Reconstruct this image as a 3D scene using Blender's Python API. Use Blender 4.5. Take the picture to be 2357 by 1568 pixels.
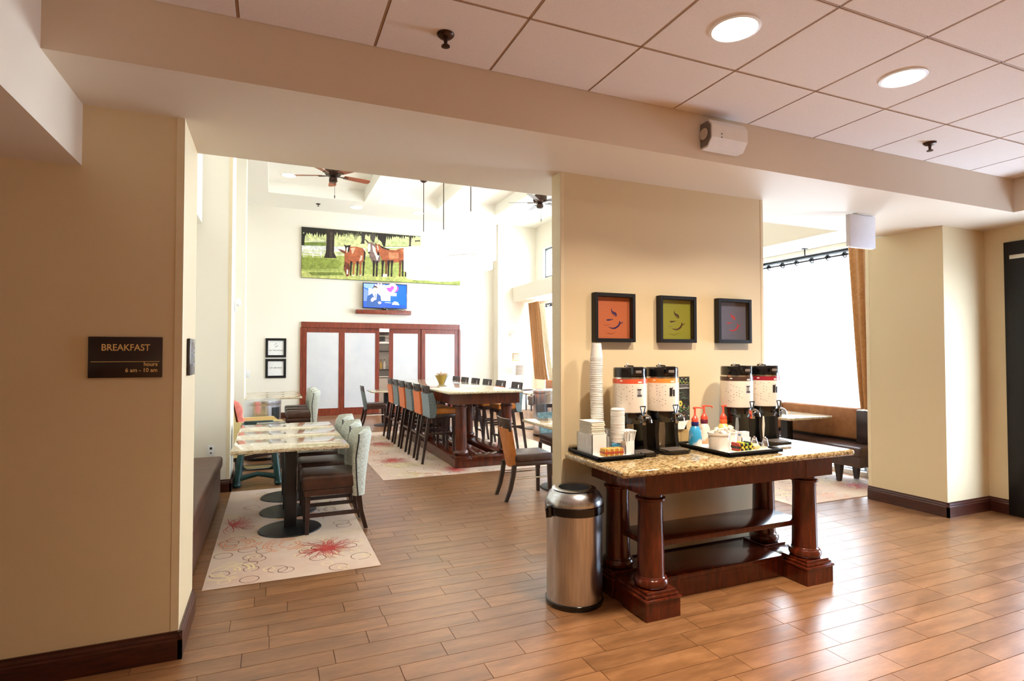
import bpy, bmesh, math, random
from mathutils import Vector, Matrix
random.seed(7)
S=bpy.context.scene
for o in list(bpy.data.objects): bpy.data.objects.remove(o)
COL=S.collection
PI=math.pi
def lin(c):
    return tuple(((v/255)/12.92 if v/255<=.04045 else ((v/255+.055)/1.055)**2.4) for v in c[:3])

# ---------------- camera ----------------
cam_d=bpy.data.cameras.new('camera'); cam_d.sensor_width=36; cam_d.lens=19.913; cam_d.clip_start=.05; cam_d.clip_end=200
cam=bpy.data.objects.new('camera',cam_d); COL.objects.link(cam); S.camera=cam
r_=Vector((0.920690545,-0.390292960,-0.000570733)); u_=Vector((-0.00885953,-0.02236129,0.9997107)); f_=Vector((0.39019281,0.92041913,0.02404564))
M=Matrix((( r_.x,u_.x,-f_.x,0),(r_.y,u_.y,-f_.y,0),(r_.z,u_.z,-f_.z,1.555),(0,0,0,1)))
cam.matrix_world=M

# ---------------- world / exposure ----------------
w=bpy.data.worlds.new('sky'); S.world=w; w.use_nodes=True
bg=w.node_tree.nodes['Background']; bg.inputs[0].default_value=(.76,.87,1,1); bg.inputs[1].default_value=27
S.view_settings.view_transform='Standard'; S.view_settings.look='None'; S.view_settings.exposure=0.2; S.view_settings.gamma=1; S.view_settings.use_curve_mapping=False

def area(name,loc,rot,sx,sy,power,col=(1,1,1),portal=False,shape='RECTANGLE',spread=PI):
    d=bpy.data.lights.new(name,'AREA'); d.shape=shape; d.size=sx; d.size_y=sy; d.energy=power; d.color=col; d.spread=spread
    o=bpy.data.objects.new(name,d); COL.objects.link(o); o.location=loc; o.rotation_euler=rot
    if portal: d.cycles.is_portal=True
    return o
XR=6.9; YB=14.9; ZC=5.15
WIN=[(4.85,8.4,.06,2.95),(9.4,13.95,.06,2.95)]          # low windows in the right wall (y0,y1,z0,z1)
HWIN=[(5.0,6.9,3.65,4.47),(8.4,10.3,3.65,4.47),(12.1,14.04,3.65,4.47)]  # high windows; the two nearer ones are unseen, added to let in light
for i,(a,b,c,d) in enumerate(WIN+HWIN):
    area('window_daylight',(XR+.34,(a+b)/2,(c+d)/2),(0,PI/2,0),d-c,b-a,1,portal=True)
# glazed entrance door in the near right wall (just right of the frame)
ENT=(1.9,3.0,.03,2.3); YF=-4.2
area('entrance_daylight',(6.86,(ENT[0]+ENT[1])/2,(ENT[2]+ENT[3])/2),(0,PI/2,0),ENT[3]-ENT[2],ENT[1]-ENT[0],1,portal=True)

# ---------------- materials ----------------
MATS={}
def mat(name,col,rough=.6,metal=0,spec=.5,noise=None,bump=None,emit=None,coat=0,trans=0,alpha=1,stretch=(1,1,1),sheen=0,obj_rand=0,hard=None):
    if name in MATS: return MATS[name]
    m=bpy.data.materials.new(name); m.use_nodes=True; nt=m.node_tree; b=nt.nodes['Principled BSDF']
    c=lin(col); b.inputs['Base Color'].default_value=(*c,1); b.inputs['Roughness'].default_value=rough; b.inputs['Metallic'].default_value=metal
    b.inputs['Specular IOR Level'].default_value=spec; b.inputs['Coat Weight'].default_value=coat; b.inputs['Coat Roughness'].default_value=.08
    b.inputs['Transmission Weight'].default_value=trans; b.inputs['Alpha'].default_value=alpha; b.inputs['Sheen Weight'].default_value=sheen
    N=nt.nodes.new; L=nt.links.new
    out=None
    if noise or bump or obj_rand:
        tc=N('ShaderNodeTexCoord'); mp=N('ShaderNodeMapping'); L(tc.outputs['Object'],mp.inputs[0]); mp.inputs['Scale'].default_value=stretch
        vec=mp.outputs[0]
    if noise:   # (scale, [(pos,color)..], detail)
        n=N('ShaderNodeTexNoise'); n.inputs['Scale'].default_value=noise[0]; n.inputs['Detail'].default_value=noise[2] if len(noise)>2 else 4
        n.inputs['Roughness'].default_value=.6
        L(vec,n.inputs['Vector']); r=N('ShaderNodeValToRGB'); L(n.outputs[0],r.inputs[0]); e=r.color_ramp.elements
        pts=noise[1]
        e[0].position=pts[0][0]; e[0].color=(*lin(pts[0][1]),1); e[1].position=pts[-1][0]; e[1].color=(*lin(pts[-1][1]),1)
        for p,cc in pts[1:-1]:
            x=e.new(p); x.color=(*lin(cc),1)
        out=r.outputs[0]
    if obj_rand:
        oi=N('ShaderNodeObjectInfo') ; hs=N('ShaderNodeHueSaturation'); mr=N('ShaderNodeMapRange'); mr.inputs['To Min'].default_value=1-obj_rand; mr.inputs['To Max'].default_value=1+obj_rand
        L(oi.outputs['Random'],mr.inputs[0]); L(mr.outputs[0],hs.inputs['Value'])
        if out: L(out,hs.inputs['Color'])
        else: hs.inputs['Color'].default_value=(*c,1)
        out=hs.outputs[0]
    if out: L(out,b.inputs['Base Color'])
    if bump:
        n=N('ShaderNodeTexNoise'); n.inputs['Scale'].default_value=bump[0]; n.inputs['Detail'].default_value=3; L(vec,n.inputs['Vector'])
        bp=N('ShaderNodeBump'); bp.inputs['Strength'].default_value=bump[1]; bp.inputs['Distance'].default_value=.01; L(n.outputs[0],bp.inputs['Height']); L(bp.outputs[0],b.inputs['Normal'])
    if emit:
        b.inputs['Emission Color'].default_value=(*lin(emit[0]),1); b.inputs['Emission Strength'].default_value=emit[1]
    MATS[name]=m; return m
PAINT=mat('cream_paint',(225,206,168),.55,spec=.35,bump=(220,.05))
PAINTB=mat('hall_paint',(243,236,220),.6,spec=.3,bump=(220,.04))  # same cream paint whitened; the hall's strong daylight is put into the colour
SOFF=mat('soffit_paint',(226,212,192),.6,spec=.3,bump=(200,.05))
CEILW=mat('high_ceiling_paint',(245,240,228),.7,spec=.2)
TILE=mat('ceiling_tile',(236,226,219),.9,spec=.1,bump=(500,.25),noise=(260,[(.35,(230,219,212)),(.6,(240,231,225))],2))
GRID=mat('ceiling_grid',(176,140,108),.6)  # brown tone carries the shade of the recessed joints
BASE=mat('dark_baseboard',(62,26,17),.3,noise=(9,[(.3,(48,19,12)),(.7,(78,34,22))]),stretch=(1,1,8),coat=.2)
CHERRY=mat('cherry_wood',(92,32,18),.22,noise=(5,[(.25,(58,18,8)),(.6,(92,33,13)),(.8,(120,48,18))]),stretch=(6,6,1),coat=.35)
DOORW=mat('sliding_door_wood',(126,50,28),.35,noise=(4,[(.3,(105,38,20)),(.7,(142,60,34))]),stretch=(8,8,1),coat=.15)
ESP=mat('espresso_wood',(40,24,20),.3,noise=(12,[(.3,(30,17,14)),(.7,(54,33,27))]),stretch=(4,4,1),coat=.2)
BLK=mat('black_metal',(14,13,14),.42,noise=(30,[(.3,(11,10,11)),(.7,(19,18,19))]))
BLKP=mat('black_plastic',(13,13,15),.18,coat=.4,noise=(20,[(.3,(11,11,12)),(.7,(17,17,19))]))
BLKM=mat('black_matte',(15,13,13),.45,spec=.35,noise=(60,[(.3,(12,10,10)),(.7,(20,17,17))]))
WHT=mat('white_plastic',(238,236,232),.35,noise=(8,[(.3,(233,231,227)),(.7,(242,240,237))]))
PAPER=mat('white_paper',(240,238,232),.8,noise=(40,[(.3,(233,231,226)),(.7,(246,244,240))]))
CERAM=mat('white_ceramic',(235,228,218),.2,coat=.4,noise=(8,[(.3,(230,222,212)),(.7,(240,234,226))]))
STEEL=mat('brushed_steel',(205,208,212),.27,metal=1,noise=(6,[(.3,(190,192,196)),(.7,(218,221,226))]),stretch=(14,14,.6))
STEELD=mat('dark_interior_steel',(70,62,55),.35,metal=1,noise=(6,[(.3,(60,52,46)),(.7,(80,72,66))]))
CHROME=mat('chrome',(215,215,215),.12,metal=1,noise=(8,[(.3,(205,205,205)),(.7,(225,225,225))]))
BRLEA=mat('brown_leather',(66,38,27),.33,bump=(160,.25),noise=(10,[(.3,(54,30,21)),(.7,(82,49,35))]),coat=.1)
BENCHL=mat('bench_brown_vinyl',(84,48,30),.42,bump=(160,.2),noise=(6,[(.3,(74,41,25)),(.7,(96,56,36))]))
TANLEA=mat('caramel_leather',(184,108,34),.32,bump=(120,.15),noise=(9,[(.3,(165,92,26)),(.7,(200,124,48))]))
ORVIN=mat('orange_back_vinyl',(196,118,52),.5,bump=(140,.2),noise=(14,[(.3,(182,104,42)),(.7,(208,130,64))]))
BENCHBK=mat('bench_back_tan',(150,94,48),.5,bump=(140,.2),noise=(14,[(.3,(138,84,40)),(.7,(162,104,56))]))
ORFAB=mat('orange_fabric',(226,112,44),.8,bump=(220,.4),noise=(60,[(.35,(214,98,34)),(.65,(238,128,58))]),sheen=.2)
BLFAB=mat('blue_grey_fabric',(118,132,136),.85,bump=(220,.4),noise=(70,[(.35,(104,120,124)),(.65,(134,148,152))]),sheen=.2)
SAGE=mat('sage_boucle',(206,210,194),.95,bump=(140,.8),noise=(55,[(.35,(176,180,162)),(.6,(226,230,216))],3),stretch=(1,1,2.5),sheen=.4)
PIPE=mat('dark_piping',(40,34,32),.6,noise=(20,[(.3,(34,28,26)),(.7,(46,40,38))]))
PINK=mat('pink_upholstery',(232,130,118),.85,bump=(120,.4),noise=(16,[(.3,(222,116,104)),(.7,(240,146,134))]))
YEL=mat('pale_yellow_vinyl',(228,204,140),.55,bump=(90,.15),noise=(8,[(.3,(220,195,130)),(.7,(234,212,150))]))
TEAL=mat('dark_teal_plastic',(26,62,60),.35,noise=(10,[(.3,(20,52,50)),(.7,(34,74,71))]))
FROST=mat('frosted_glass',(218,218,220),.35,noise=(1.3,[(.3,(208,210,214)),(.7,(226,225,224))]),coat=.3)
DRAPE=mat('caramel_drape',(176,124,72),.7,noise=(30,[(.3,(166,114,62)),(.7,(188,134,82))]),sheen=.4,bump=(90,.1))
DRAPEW=mat('cream_drape_lining',(240,222,190),.7,noise=(30,[(.3,(234,214,182)),(.7,(244,230,200))]))
REDBR=mat('fan_wood',(150,78,44),.4,noise=(6,[(.3,(130,62,32)),(.7,(168,92,54))]),stretch=(1,8,1))
BRONZE=mat('dark_bronze',(62,42,32),.35,metal=.7,noise=(12,[(.3,(50,32,24)),(.7,(76,54,42))]))
SIGNB=mat('sign_brown',(38,24,24),.3,noise=(5,[(.3,(34,21,21)),(.7,(42,27,27))]),coat=.3)
GOLD=mat('sign_gold',(232,196,128),.4,noise=(5,[(.3,(226,188,120)),(.7,(238,204,138))]))
GREY=mat('grey_plastic',(120,110,105),.5,noise=(9,[(.3,(112,102,98)),(.7,(128,118,112))]))
REDP=mat('coral_pump_plastic',(236,82,58),.3,noise=(9,[(.3,(230,74,50)),(.7,(240,92,68))]),coat=.3)
LAMPE=mat('lit_lens',(255,250,240),.5,emit=((255,246,232),14))
SHADE=mat('lit_drum_shade',(255,252,244),.7,emit=((255,248,236),1.5))
def granite(name,cols):
    m=bpy.data.materials.new(name); m.use_nodes=True; nt=m.node_tree; b=nt.nodes['Principled BSDF']; N=nt.nodes.new; L=nt.links.new
    tc=N('ShaderNodeTexCoord'); n=N('ShaderNodeTexNoise'); n.inputs['Scale'].default_value=58; n.inputs['Detail'].default_value=6; n.inputs['Roughness'].default_value=.75
    mp=N('ShaderNodeMapping'); mp.inputs['Scale'].default_value=(.75,1.5,1.5); L(tc.outputs['Object'],mp.inputs[0]); L(mp.outputs[0],n.inputs['Vector'])
    r=N('ShaderNodeValToRGB'); L(n.outputs[0],r.inputs[0]); e=r.color_ramp.elements
    ps=[.36,.43,.5,.58,.66]
    e[0].position=ps[0]; e[0].color=(*lin(cols[0]),1); e[1].position=ps[-1]; e[1].color=(*lin(cols[-1]),1)
    for p,c in zip(ps[1:-1],cols[1:-1]): x=e.new(p); x.color=(*lin(c),1)
    v=N('ShaderNodeTexVoronoi'); v.inputs['Scale'].default_value=110; L(mp.outputs[0],v.inputs['Vector'])
    mr=N('ShaderNodeMapRange'); mr.inputs['From Min'].default_value=.05; mr.inputs['From Max'].default_value=.2; L(v.outputs['Distance'],mr.inputs[0])
    mx=N('ShaderNodeMix'); mx.data_type='RGBA'; L(mr.outputs[0],mx.inputs['Factor']); mx.inputs[6].default_value=(*lin(cols[0]),1); L(r.outputs[0],mx.inputs[7])
    L(mx.outputs[2],b.inputs['Base Color']); b.inputs['Roughness'].default_value=.09; b.inputs['Coat Weight'].default_value=.4; b.inputs['Coat Roughness'].default_value=.03
    return m
GRAN=granite('gold_granite',[(46,34,24),(118,90,54),(176,146,98),(206,184,142),(226,212,180)])
GRANL=granite('pale_granite',[(88,66,46),(186,160,120),(214,198,166),(228,216,190),(238,230,210)])
def sheer_mat():
    m=bpy.data.materials.new('sheer_curtain'); m.use_nodes=True; nt=m.node_tree; nt.nodes.clear(); N=nt.nodes.new; L=nt.links.new
    o=N('ShaderNodeOutputMaterial'); t=N('ShaderNodeBsdfTransparent'); t.inputs[0].default_value=(1,1,1,1); tr=N('ShaderNodeBsdfTranslucent'); tr.inputs[0].default_value=(.9,.92,.93,1)
    d=N('ShaderNodeBsdfDiffuse'); d.inputs[0].default_value=(.88,.9,.9,1)
    n=N('ShaderNodeTexNoise'); n.inputs['Scale'].default_value=400
    m1=N('ShaderNodeMixShader'); m1.inputs[0].default_value=.35; L(tr.outputs[0],m1.inputs[1]); L(d.outputs[0],m1.inputs[2])
    m2=N('ShaderNodeMixShader'); mr=N('ShaderNodeMapRange'); mr.inputs['To Min'].default_value=.4; mr.inputs['To Max'].default_value=.55; L(n.outputs[0],mr.inputs[0]); L(mr.outputs[0],m2.inputs[0])
    L(t.outputs[0],m2.inputs[1]); L(m1.outputs[0],m2.inputs[2]); L(m2.outputs[0],o.inputs[0]); return m
SHEER=sheer_mat()
def glass_mat(name,tint,gl=.12,rough=.02):
    m=bpy.data.materials.new(name); m.use_nodes=True; nt=m.node_tree; nt.nodes.clear(); N=nt.nodes.new; L=nt.links.new
    o=N('ShaderNodeOutputMaterial'); t=N('ShaderNodeBsdfTransparent'); t.inputs[0].default_value=(*tint,1); g=N('ShaderNodeBsdfGlossy'); g.inputs['Roughness'].default_value=rough
    lw=N('ShaderNodeLayerWeight'); lw.inputs[0].default_value=gl; mx=N('ShaderNodeMixShader'); L(lw.outputs['Facing'],mx.inputs[0]); L(t.outputs[0],mx.inputs[1]); L(g.outputs[0],mx.inputs[2]); L(mx.outputs[0],o.inputs[0]); return m
GLASS=glass_mat('window_glass',(.97,.98,.98)); GLASSD=glass_mat('clear_hood_plastic',(.72,.76,.8),.35)
def attr_mat(name,rough=.7,emit=0,coat=0,noise=0):
    m=bpy.data.materials.new(name); m.use_nodes=True; nt=m.node_tree; b=nt.nodes['Principled BSDF']; N=nt.nodes.new; L=nt.links.new
    a=N('ShaderNodeAttribute'); a.attribute_name='Col'; out=a.outputs['Color']
    if noise:
        tc=N('ShaderNodeTexCoord'); n=N('ShaderNodeTexNoise'); n.inputs['Scale'].default_value=noise; n.inputs['Detail'].default_value=5; L(tc.outputs['Object'],n.inputs['Vector'])
        mr=N('ShaderNodeMapRange'); mr.inputs['From Min'].default_value=.3; mr.inputs['From Max'].default_value=.7; mr.inputs['To Min'].default_value=.72; mr.inputs['To Max'].default_value=1.3; L(n.outputs[0],mr.inputs[0])
        hs=N('ShaderNodeHueSaturation'); L(mr.outputs[0],hs.inputs['Value']); L(out,hs.inputs['Color']); out=hs.outputs[0]
    L(out,b.inputs['Base Color']); b.inputs['Roughness'].default_value=rough; b.inputs['Coat Weight'].default_value=coat
    if emit: L(out,b.inputs['Emission Color']); b.inputs['Emission Strength'].default_value=emit; b.inputs['Base Color'].default_value=(0,0,0,1)
    return m
PRINT=attr_mat('flat_print',.6); CANV=attr_mat('canvas_print',.75,noise=14); SCREEN=attr_mat('lit_screen',.2,emit=.85); LABEL=attr_mat('glossy_label',.25,coat=.3)

# ---------------- mesh helpers ----------------
class MB:
    def __init__(s): s.bm=bmesh.new()
    def box(s,x0,x1,y0,y1,z0,z1,bev=0,seg=2,rot=None,c=None):
        g=bmesh.ops.create_cube(s.bm,size=1)['verts']
        for v in g: v.co=Vector(((x0+x1)/2+v.co.x*(x1-x0),(y0+y1)/2+v.co.y*(y1-y0),(z0+z1)/2+v.co.z*(z1-z0)))
        if bev:
            es=list({e for v in g for e in v.link_edges}); r=bmesh.ops.bevel(s.bm,geom=es,offset=bev,segments=seg,affect='EDGES',profile=.5); g=list({v for v in r['verts']}|{v for v in g if v.is_valid})
        if rot is not None: bmesh.ops.rotate(s.bm,verts=[v for v in g if v.is_valid],cent=c or ((x0+x1)/2,(y0+y1)/2,(z0+z1)/2),matrix=rot)
        return s
    def lathe(s,prof,seg=24,c=(0,0,0),cap=True,sq=1):
        rings=[]
        for (r,z) in prof: rings.append([s.bm.verts.new((c[0]+r*math.cos(2*PI*i/seg),c[1]+sq*r*math.sin(2*PI*i/seg),c[2]+z)) for i in range(seg)])
        for a,b in zip(rings,rings[1:]):
            for i in range(seg):
                s.bm.faces.new((a[i],a[(i+1)%seg],b[(i+1)%seg],b[i]))
        if cap:
            if prof[0][0]>1e-5: s.bm.faces.new(rings[0][::-1])
            if prof[-1][0]>1e-5: s.bm.faces.new(rings[-1])
        return s
    def tube(s,pts,rad,seg=8,flat=1):
        pts=[Vector(p) for p in pts]; rs=rad if isinstance(rad,(list,tuple)) else [rad]*len(pts); rings=[]
        for i,p in enumerate(pts):
            d=(pts[min(i+1,len(pts)-1)]-pts[max(i-1,0)]).normalized(); up=Vector((0,0,1)) if abs(d.z)<.9 else Vector((0,1,0))
            a=d.cross(up).normalized(); b=a.cross(d).normalized()
            rings.append([s.bm.verts.new(p+a*rs[i]*math.cos(2*PI*k/seg)+b*rs[i]*flat*math.sin(2*PI*k/seg)) for k in range(seg)])
        for a,b in zip(rings,rings[1:]):
            for i in range(seg): s.bm.faces.new((a[i],a[(i+1)%seg],b[(i+1)%seg],b[i]))
        s.bm.faces.new(rings[0][::-1]); s.bm.faces.new(rings[-1]); return s
    def bar(s,pts,ws,ds):
        """square section swept nearly vertically; ws widths in x, ds in y"""
        rings=[]
        for (p,w_,d_) in zip(pts,ws,ds): rings.append([s.bm.verts.new((p[0]+a*w_/2,p[1]+b*d_/2,p[2])) for a,b in ((-1,-1),(1,-1),(1,1),(-1,1))])
        for a,b in zip(rings,rings[1:]):
            for i in range(4): s.bm.faces.new((a[i],a[(i+1)%4],b[(i+1)%4],b[i]))
        s.bm.faces.new(rings[0][::-1]); s.bm.faces.new(rings[-1]); return s
    def prism(s,poly,ax,lo,hi):
        """poly 2d extruded along axis ax ('x','y','z')"""
        def P(a,b,t): return {'x':(t,a,b),'y':(a,t,b),'z':(a,b,t)}[ax]
        A=[s.bm.verts.new(P(a,b,lo)) for a,b in poly]; B=[s.bm.verts.new(P(a,b,hi)) for a,b in poly]; n=len(poly)
        for i in range(n): s.bm.faces.new((A[i],A[(i+1)%n],B[(i+1)%n],B[i]))
        s.bm.faces.new(A[::-1]); s.bm.faces.new(B); return s
    def shell(s,fn,nu,nv):
        """closed shell from fn(u,v,side) side 0 back,1 front"""
        G=[[[s.bm.verts.new(fn(i/nu,j/nv,k)) for j in range(nv+1)] for i in range(nu+1)] for k in (0,1)]
        for k in (0,1):
            for i in range(nu):
                for j in range(nv):
                    q=(G[k][i][j],G[k][i+1][j],G[k][i+1][j+1],G[k][i][j+1]); s.bm.faces.new(q if k else q[::-1])
        for i in range(nu):
            for j in (0,nv): s.bm.faces.new((G[0][i][j],G[0][i+1][j],G[1][i+1][j],G[1][i][j]))
        for j in range(nv):
            for i in (0,nu): s.bm.faces.new((G[0][i][j],G[0][i][j+1],G[1][i][j+1],G[1][i][j]))
        return s
    def build(s,name,m,parent=None,smooth=35,loc=None):
        bmesh.ops.recalc_face_normals(s.bm,faces=s.bm.faces[:])
        me=bpy.data.meshes.new(name); s.bm.to_mesh(me); s.bm.free(); me.materials.append(m)
        if smooth:
            me.polygons.foreach_set('use_smooth',[True]*len(me.polygons)); me.set_sharp_from_angle(angle=math.radians(smooth))
        o=bpy.data.objects.new(name,me); COL.objects.link(o)
        if parent: o.parent=parent
        if loc: o.location=loc
        return o
def tag(o,label=None,cat=None,group=None,kind=None):
    if label: o['label']=label
    if cat: o['category']=cat
    if group: o['group']=group
    if kind: o['kind']=kind
    return o
def root(name,label,cat,loc=(0,0,0),rz=0,group=None):
    o=bpy.data.objects.new(name,None); COL.objects.link(o); o.location=loc; o.rotation_euler=(0,0,rz); o.empty_display_size=.1
    return tag(o,label,cat,group)
KIDS={}
def copy_tree(o,parent=None):
    c=o.copy(); COL.objects.link(c)
    if parent: c.parent=parent
    for ch in [x for x in ALLC.get(o.name,[])]: copy_tree(ch,c)
    return c
ALLC={}
def index():
    ALLC.clear()
    for x in bpy.data.objects:
        if x.parent: ALLC.setdefault(x.parent.name,[]).append(x)
def dup(o,loc,rz,label,group=None):
    c=copy_tree(o); c.location=loc; c.rotation_euler=(0,0,rz); c['label']=label
    if group: c['group']=group
    return c
def struct(name,mb,m,parent=None,smooth=0):
    o=mb.build(name,m,parent,smooth)
    if not parent: o['kind']='structure'
    return o
def sbox(name,m,*a,bev=0,parent=None): return struct(name,MB().box(*a,bev=bev),m,parent)
def printm(name,parent,polys,mt,org,U,V,N,dz=.0004,label=None):
    """polys: (pts,color[,layer]); pts in 2d"""
    U,V,N,org=Vector(U),Vector(V),Vector(N),Vector(org); vs=[];fs=[];cs=[]
    for i,p in enumerate(polys):
        ly=p[2] if len(p)>2 else i
        b=len(vs); vs+= [org+U*x+V*y+N*(dz*ly) for x,y in p[0]]; fs.append(list(range(b,len(vs)))); cs.append(lin(p[1]))
    me=bpy.data.meshes.new(name); me.from_pydata(vs,[],fs); at=me.color_attributes.new('Col','FLOAT_COLOR','CORNER')
    d=[]
    for f,c in zip(fs,cs): d+= [*c,1]*len(f)
    at.data.foreach_set('color',d); me.materials.append(mt)
    bm=bmesh.new(); bm.from_mesh(me)
    for f in bm.faces:
        if f.calc_area()>0:
            f.normal_update()
            if f.normal.dot(N)<0: f.normal_flip()
    bm.to_mesh(me); bm.free()
    o=bpy.data.objects.new(name,me); COL.objects.link(o)
    if parent: o.parent=parent
    if label: o['label']=label
    return o
def stroke(pts,ws,n=0):
    """variable width polyline -> polygon"""
    P=[Vector(p) for p in pts]
    if n:
        Q=[];W=[]
        ws=ws if isinstance(ws,(list,tuple)) else [ws]*len(P)
        for i in range(len(P)-1):
            p0=P[max(i-1,0)];p1=P[i];p2=P[i+1];p3=P[min(i+2,len(P)-1)]
            for k in range(n):
                t=k/n; Q.append(.5*((2*p1)+(p2-p0)*t+(2*p0-5*p1+4*p2-p3)*t*t+(3*p1-p0-3*p2+p3)*t**3)); W.append(ws[i]*(1-t)+ws[i+1]*t)
        Q.append(P[-1]);W.append(ws[-1]); P,ws=Q,W
    elif not isinstance(ws,(list,tuple)): ws=[ws]*len(P)
    A=[];B=[]
    for i,p in enumerate(P):
        d=(P[min(i+1,len(P)-1)]-P[max(i-1,0)])
        if d.length<1e-9: continue
        d.normalize(); q=Vector((-d.y,d.x)); A.append(tuple(p+q*ws[i]/2)); B.append(tuple(p-q*ws[i]/2))
    return A+B[::-1]
def circ(cx,cy,rx,ry=None,n=16,a0=0,a1=2*PI): ry=rx if ry is None else ry; return [(cx+rx*math.cos(a0+(a1-a0)*i/n),cy+ry*math.sin(a0+(a1-a0)*i/n)) for i in range(n+(a1-a0<6.2))]
def rect(x0,y0,x1,y1): return [(x0,y0),(x1,y0),(x1,y1),(x0,y1)]
def text(name,s,size,m,parent,loc,rot=(PI/2,0,0),align='LEFT',ext=.0006,sx=1,spacing=1):
    cu=bpy.data.curves.new(name,'FONT'); cu.body=s; cu.size=size; cu.align_x=align; cu.extrude=ext; cu.resolution_u=3; cu.space_character=spacing; cu.offset=size*.012
    o=bpy.data.objects.new(name,cu); COL.objects.link(o); dg=bpy.context.evaluated_depsgraph_get(); me=bpy.data.meshes.new_from_object(o.evaluated_get(dg)); bpy.data.objects.remove(o)
    me.materials.clear(); me.materials.append(m); o=bpy.data.objects.new(name,me); COL.objects.link(o); o.parent=parent; o.location=loc; o.rotation_euler=rot; o.scale=(sx,1,1); return o
# ================= STRUCTURE =================
def cells(mb,ax,c0,c1,u0,u1,v0,v1,holes):
    us=sorted({u0,u1}|{h[k] for h in holes for k in (0,1)}); vs=sorted({v0,v1}|{h[k] for h in holes for k in (2,3)})
    us=[x for x in us if u0<=x<=u1]; vs=[x for x in vs if v0<=x<=v1]
    for a,b in zip(us,us[1:]):
        run=None
        for c,d in list(zip(vs,vs[1:]))+[(None,None)]:
            solid=c is not None and not any(h[0]<(a+b)/2<h[1] and h[2]<(c+d)/2<h[3] for h in holes)
            if solid: run=(run[0],d) if run else (c,d)
            if (not solid) and run:
                q={'x':(c0,c1,a,b,*run),'y':(a,b,c0,c1,*run),'z':(a,b,*run,c0,c1)}[ax]; mb.box(*q); run=None
    return mb
XL=-4.2
# floor: slab + planks
floor=struct('floor',MB().box(XL-.2,XR+.3,YF-.2,17.5,-.12,-.006),mat('grout',(96,66,48),.7))
def plank_mat(name,island):
    m=bpy.data.materials.new(name); m.use_nodes=True; nt=m.node_tree; b=nt.nodes['Principled BSDF']; N=nt.nodes.new; L=nt.links.new
    geo=N('ShaderNodeNewGeometry'); rnd=geo.outputs['Random Per Island'] if island else N('ShaderNodeObjectInfo').outputs['Random']
    sc=N('ShaderNodeVectorMath'); sc.operation='MULTIPLY'; sc.inputs[1].default_value=(1.7,8,1); L(geo.outputs['Position'],sc.inputs[0])
    ad=N('ShaderNodeVectorMath'); ad.operation='ADD'; cm=N('ShaderNodeCombineXYZ'); ml=N('ShaderNodeMath'); ml.operation='MULTIPLY'; ml.inputs[1].default_value=37; L(rnd,ml.inputs[0]); L(ml.outputs[0],cm.inputs[2]); L(ml.outputs[0],cm.inputs[0])
    L(sc.outputs[0],ad.inputs[0]); L(cm.outputs[0],ad.inputs[1])
    n=N('ShaderNodeTexNoise'); n.inputs['Scale'].default_value=1.6; n.inputs['Detail'].default_value=8; n.inputs['Roughness'].default_value=.6; n.inputs['Distortion'].default_value=.25; L(ad.outputs[0],n.inputs['Vector'])
    r=N('ShaderNodeValToRGB'); L(n.outputs[0],r.inputs[0]); e=r.color_ramp.elements; e[0].position=.26; e[0].color=(*lin((114,78,48)),1); e[1].position=.75; e[1].color=(*lin((162,116,76)),1)
    x=e.new(.45); x.color=(*lin((134,91,56)),1); x=e.new(.56); x.color=(*lin((147,102,65)),1)
    hs=N('ShaderNodeHueSaturation'); mr=N('ShaderNodeMapRange'); mr.inputs['To Min'].default_value=.88; mr.inputs['To Max'].default_value=1.1; L(rnd,mr.inputs[0]); L(mr.outputs[0],hs.inputs['Value']); L(r.outputs[0],hs.inputs['Color'])
    L(hs.outputs[0],b.inputs['Base Color'])
    n2=N('ShaderNodeTexNoise'); n2.inputs['Scale'].default_value=9; n2.inputs['Detail'].default_value=6; n2.inputs['Roughness'].default_value=.75; L(ad.outputs[0],n2.inputs['Vector']); m3=N('ShaderNodeMapRange'); m3.inputs['From Min'].default_value=.3; m3.inputs['From Max'].default_value=.62; m3.inputs['To Min'].default_value=.78; m3.inputs['To Max'].default_value=1.04; L(n2.outputs[0],m3.inputs[0]); h2=N('ShaderNodeHueSaturation'); L(m3.outputs[0],h2.inputs['Value']); L(hs.outputs[0],h2.inputs['Color']); L(h2.outputs[0],b.inputs['Base Color'])
    mr2=N('ShaderNodeMapRange'); mr2.inputs['To Min'].default_value=.25; mr2.inputs['To Max'].default_value=.38; L(n.outputs[0],mr2.inputs[0]); L(mr2.outputs[0],b.inputs['Roughness'])
    bp=N('ShaderNodeBump'); bp.inputs['Strength'].default_value=.06; bp.inputs['Distance'].default_value=.004; L(n.outputs[0],bp.inputs['Height']); L(bp.outputs[0],b.inputs['Normal']); b.inputs['Specular IOR Level'].default_value=.6
    return m
PLK=plank_mat('wood_look_plank',False); PLKI=plank_mat('wood_look_plank_far',True)
PW,PL=.1435,.628
rnd=random.Random(3); planks=[]
k0=int((YF-2.858)/PW); k1=int((17.0-2.858)/PW)
fixed={1:.939,0:.852,-1:1.228,2:1.127,3:1.256}
for k in range(k0,k1):
    y0=2.858+k*PW; off=fixed.get(k,rnd.random()*PL); off=off-math.floor((off-XL)/PL)*PL; x=off-PL
    while x<XR+.1:
        planks.append((max(x,XL),min(x+PL,XR+.25),y0)); x+=PL
def vis(x,y):
    d=Vector((x,y,-1.555)); z=d.dot(f_)
    if z<.4: return None
    px=1178.5+1303.8*d.dot(r_)/z; py=784-1303.8*d.dot(u_)/z
    return z if -60<px<2417 and py<1640 else None
cand=[]
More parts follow.
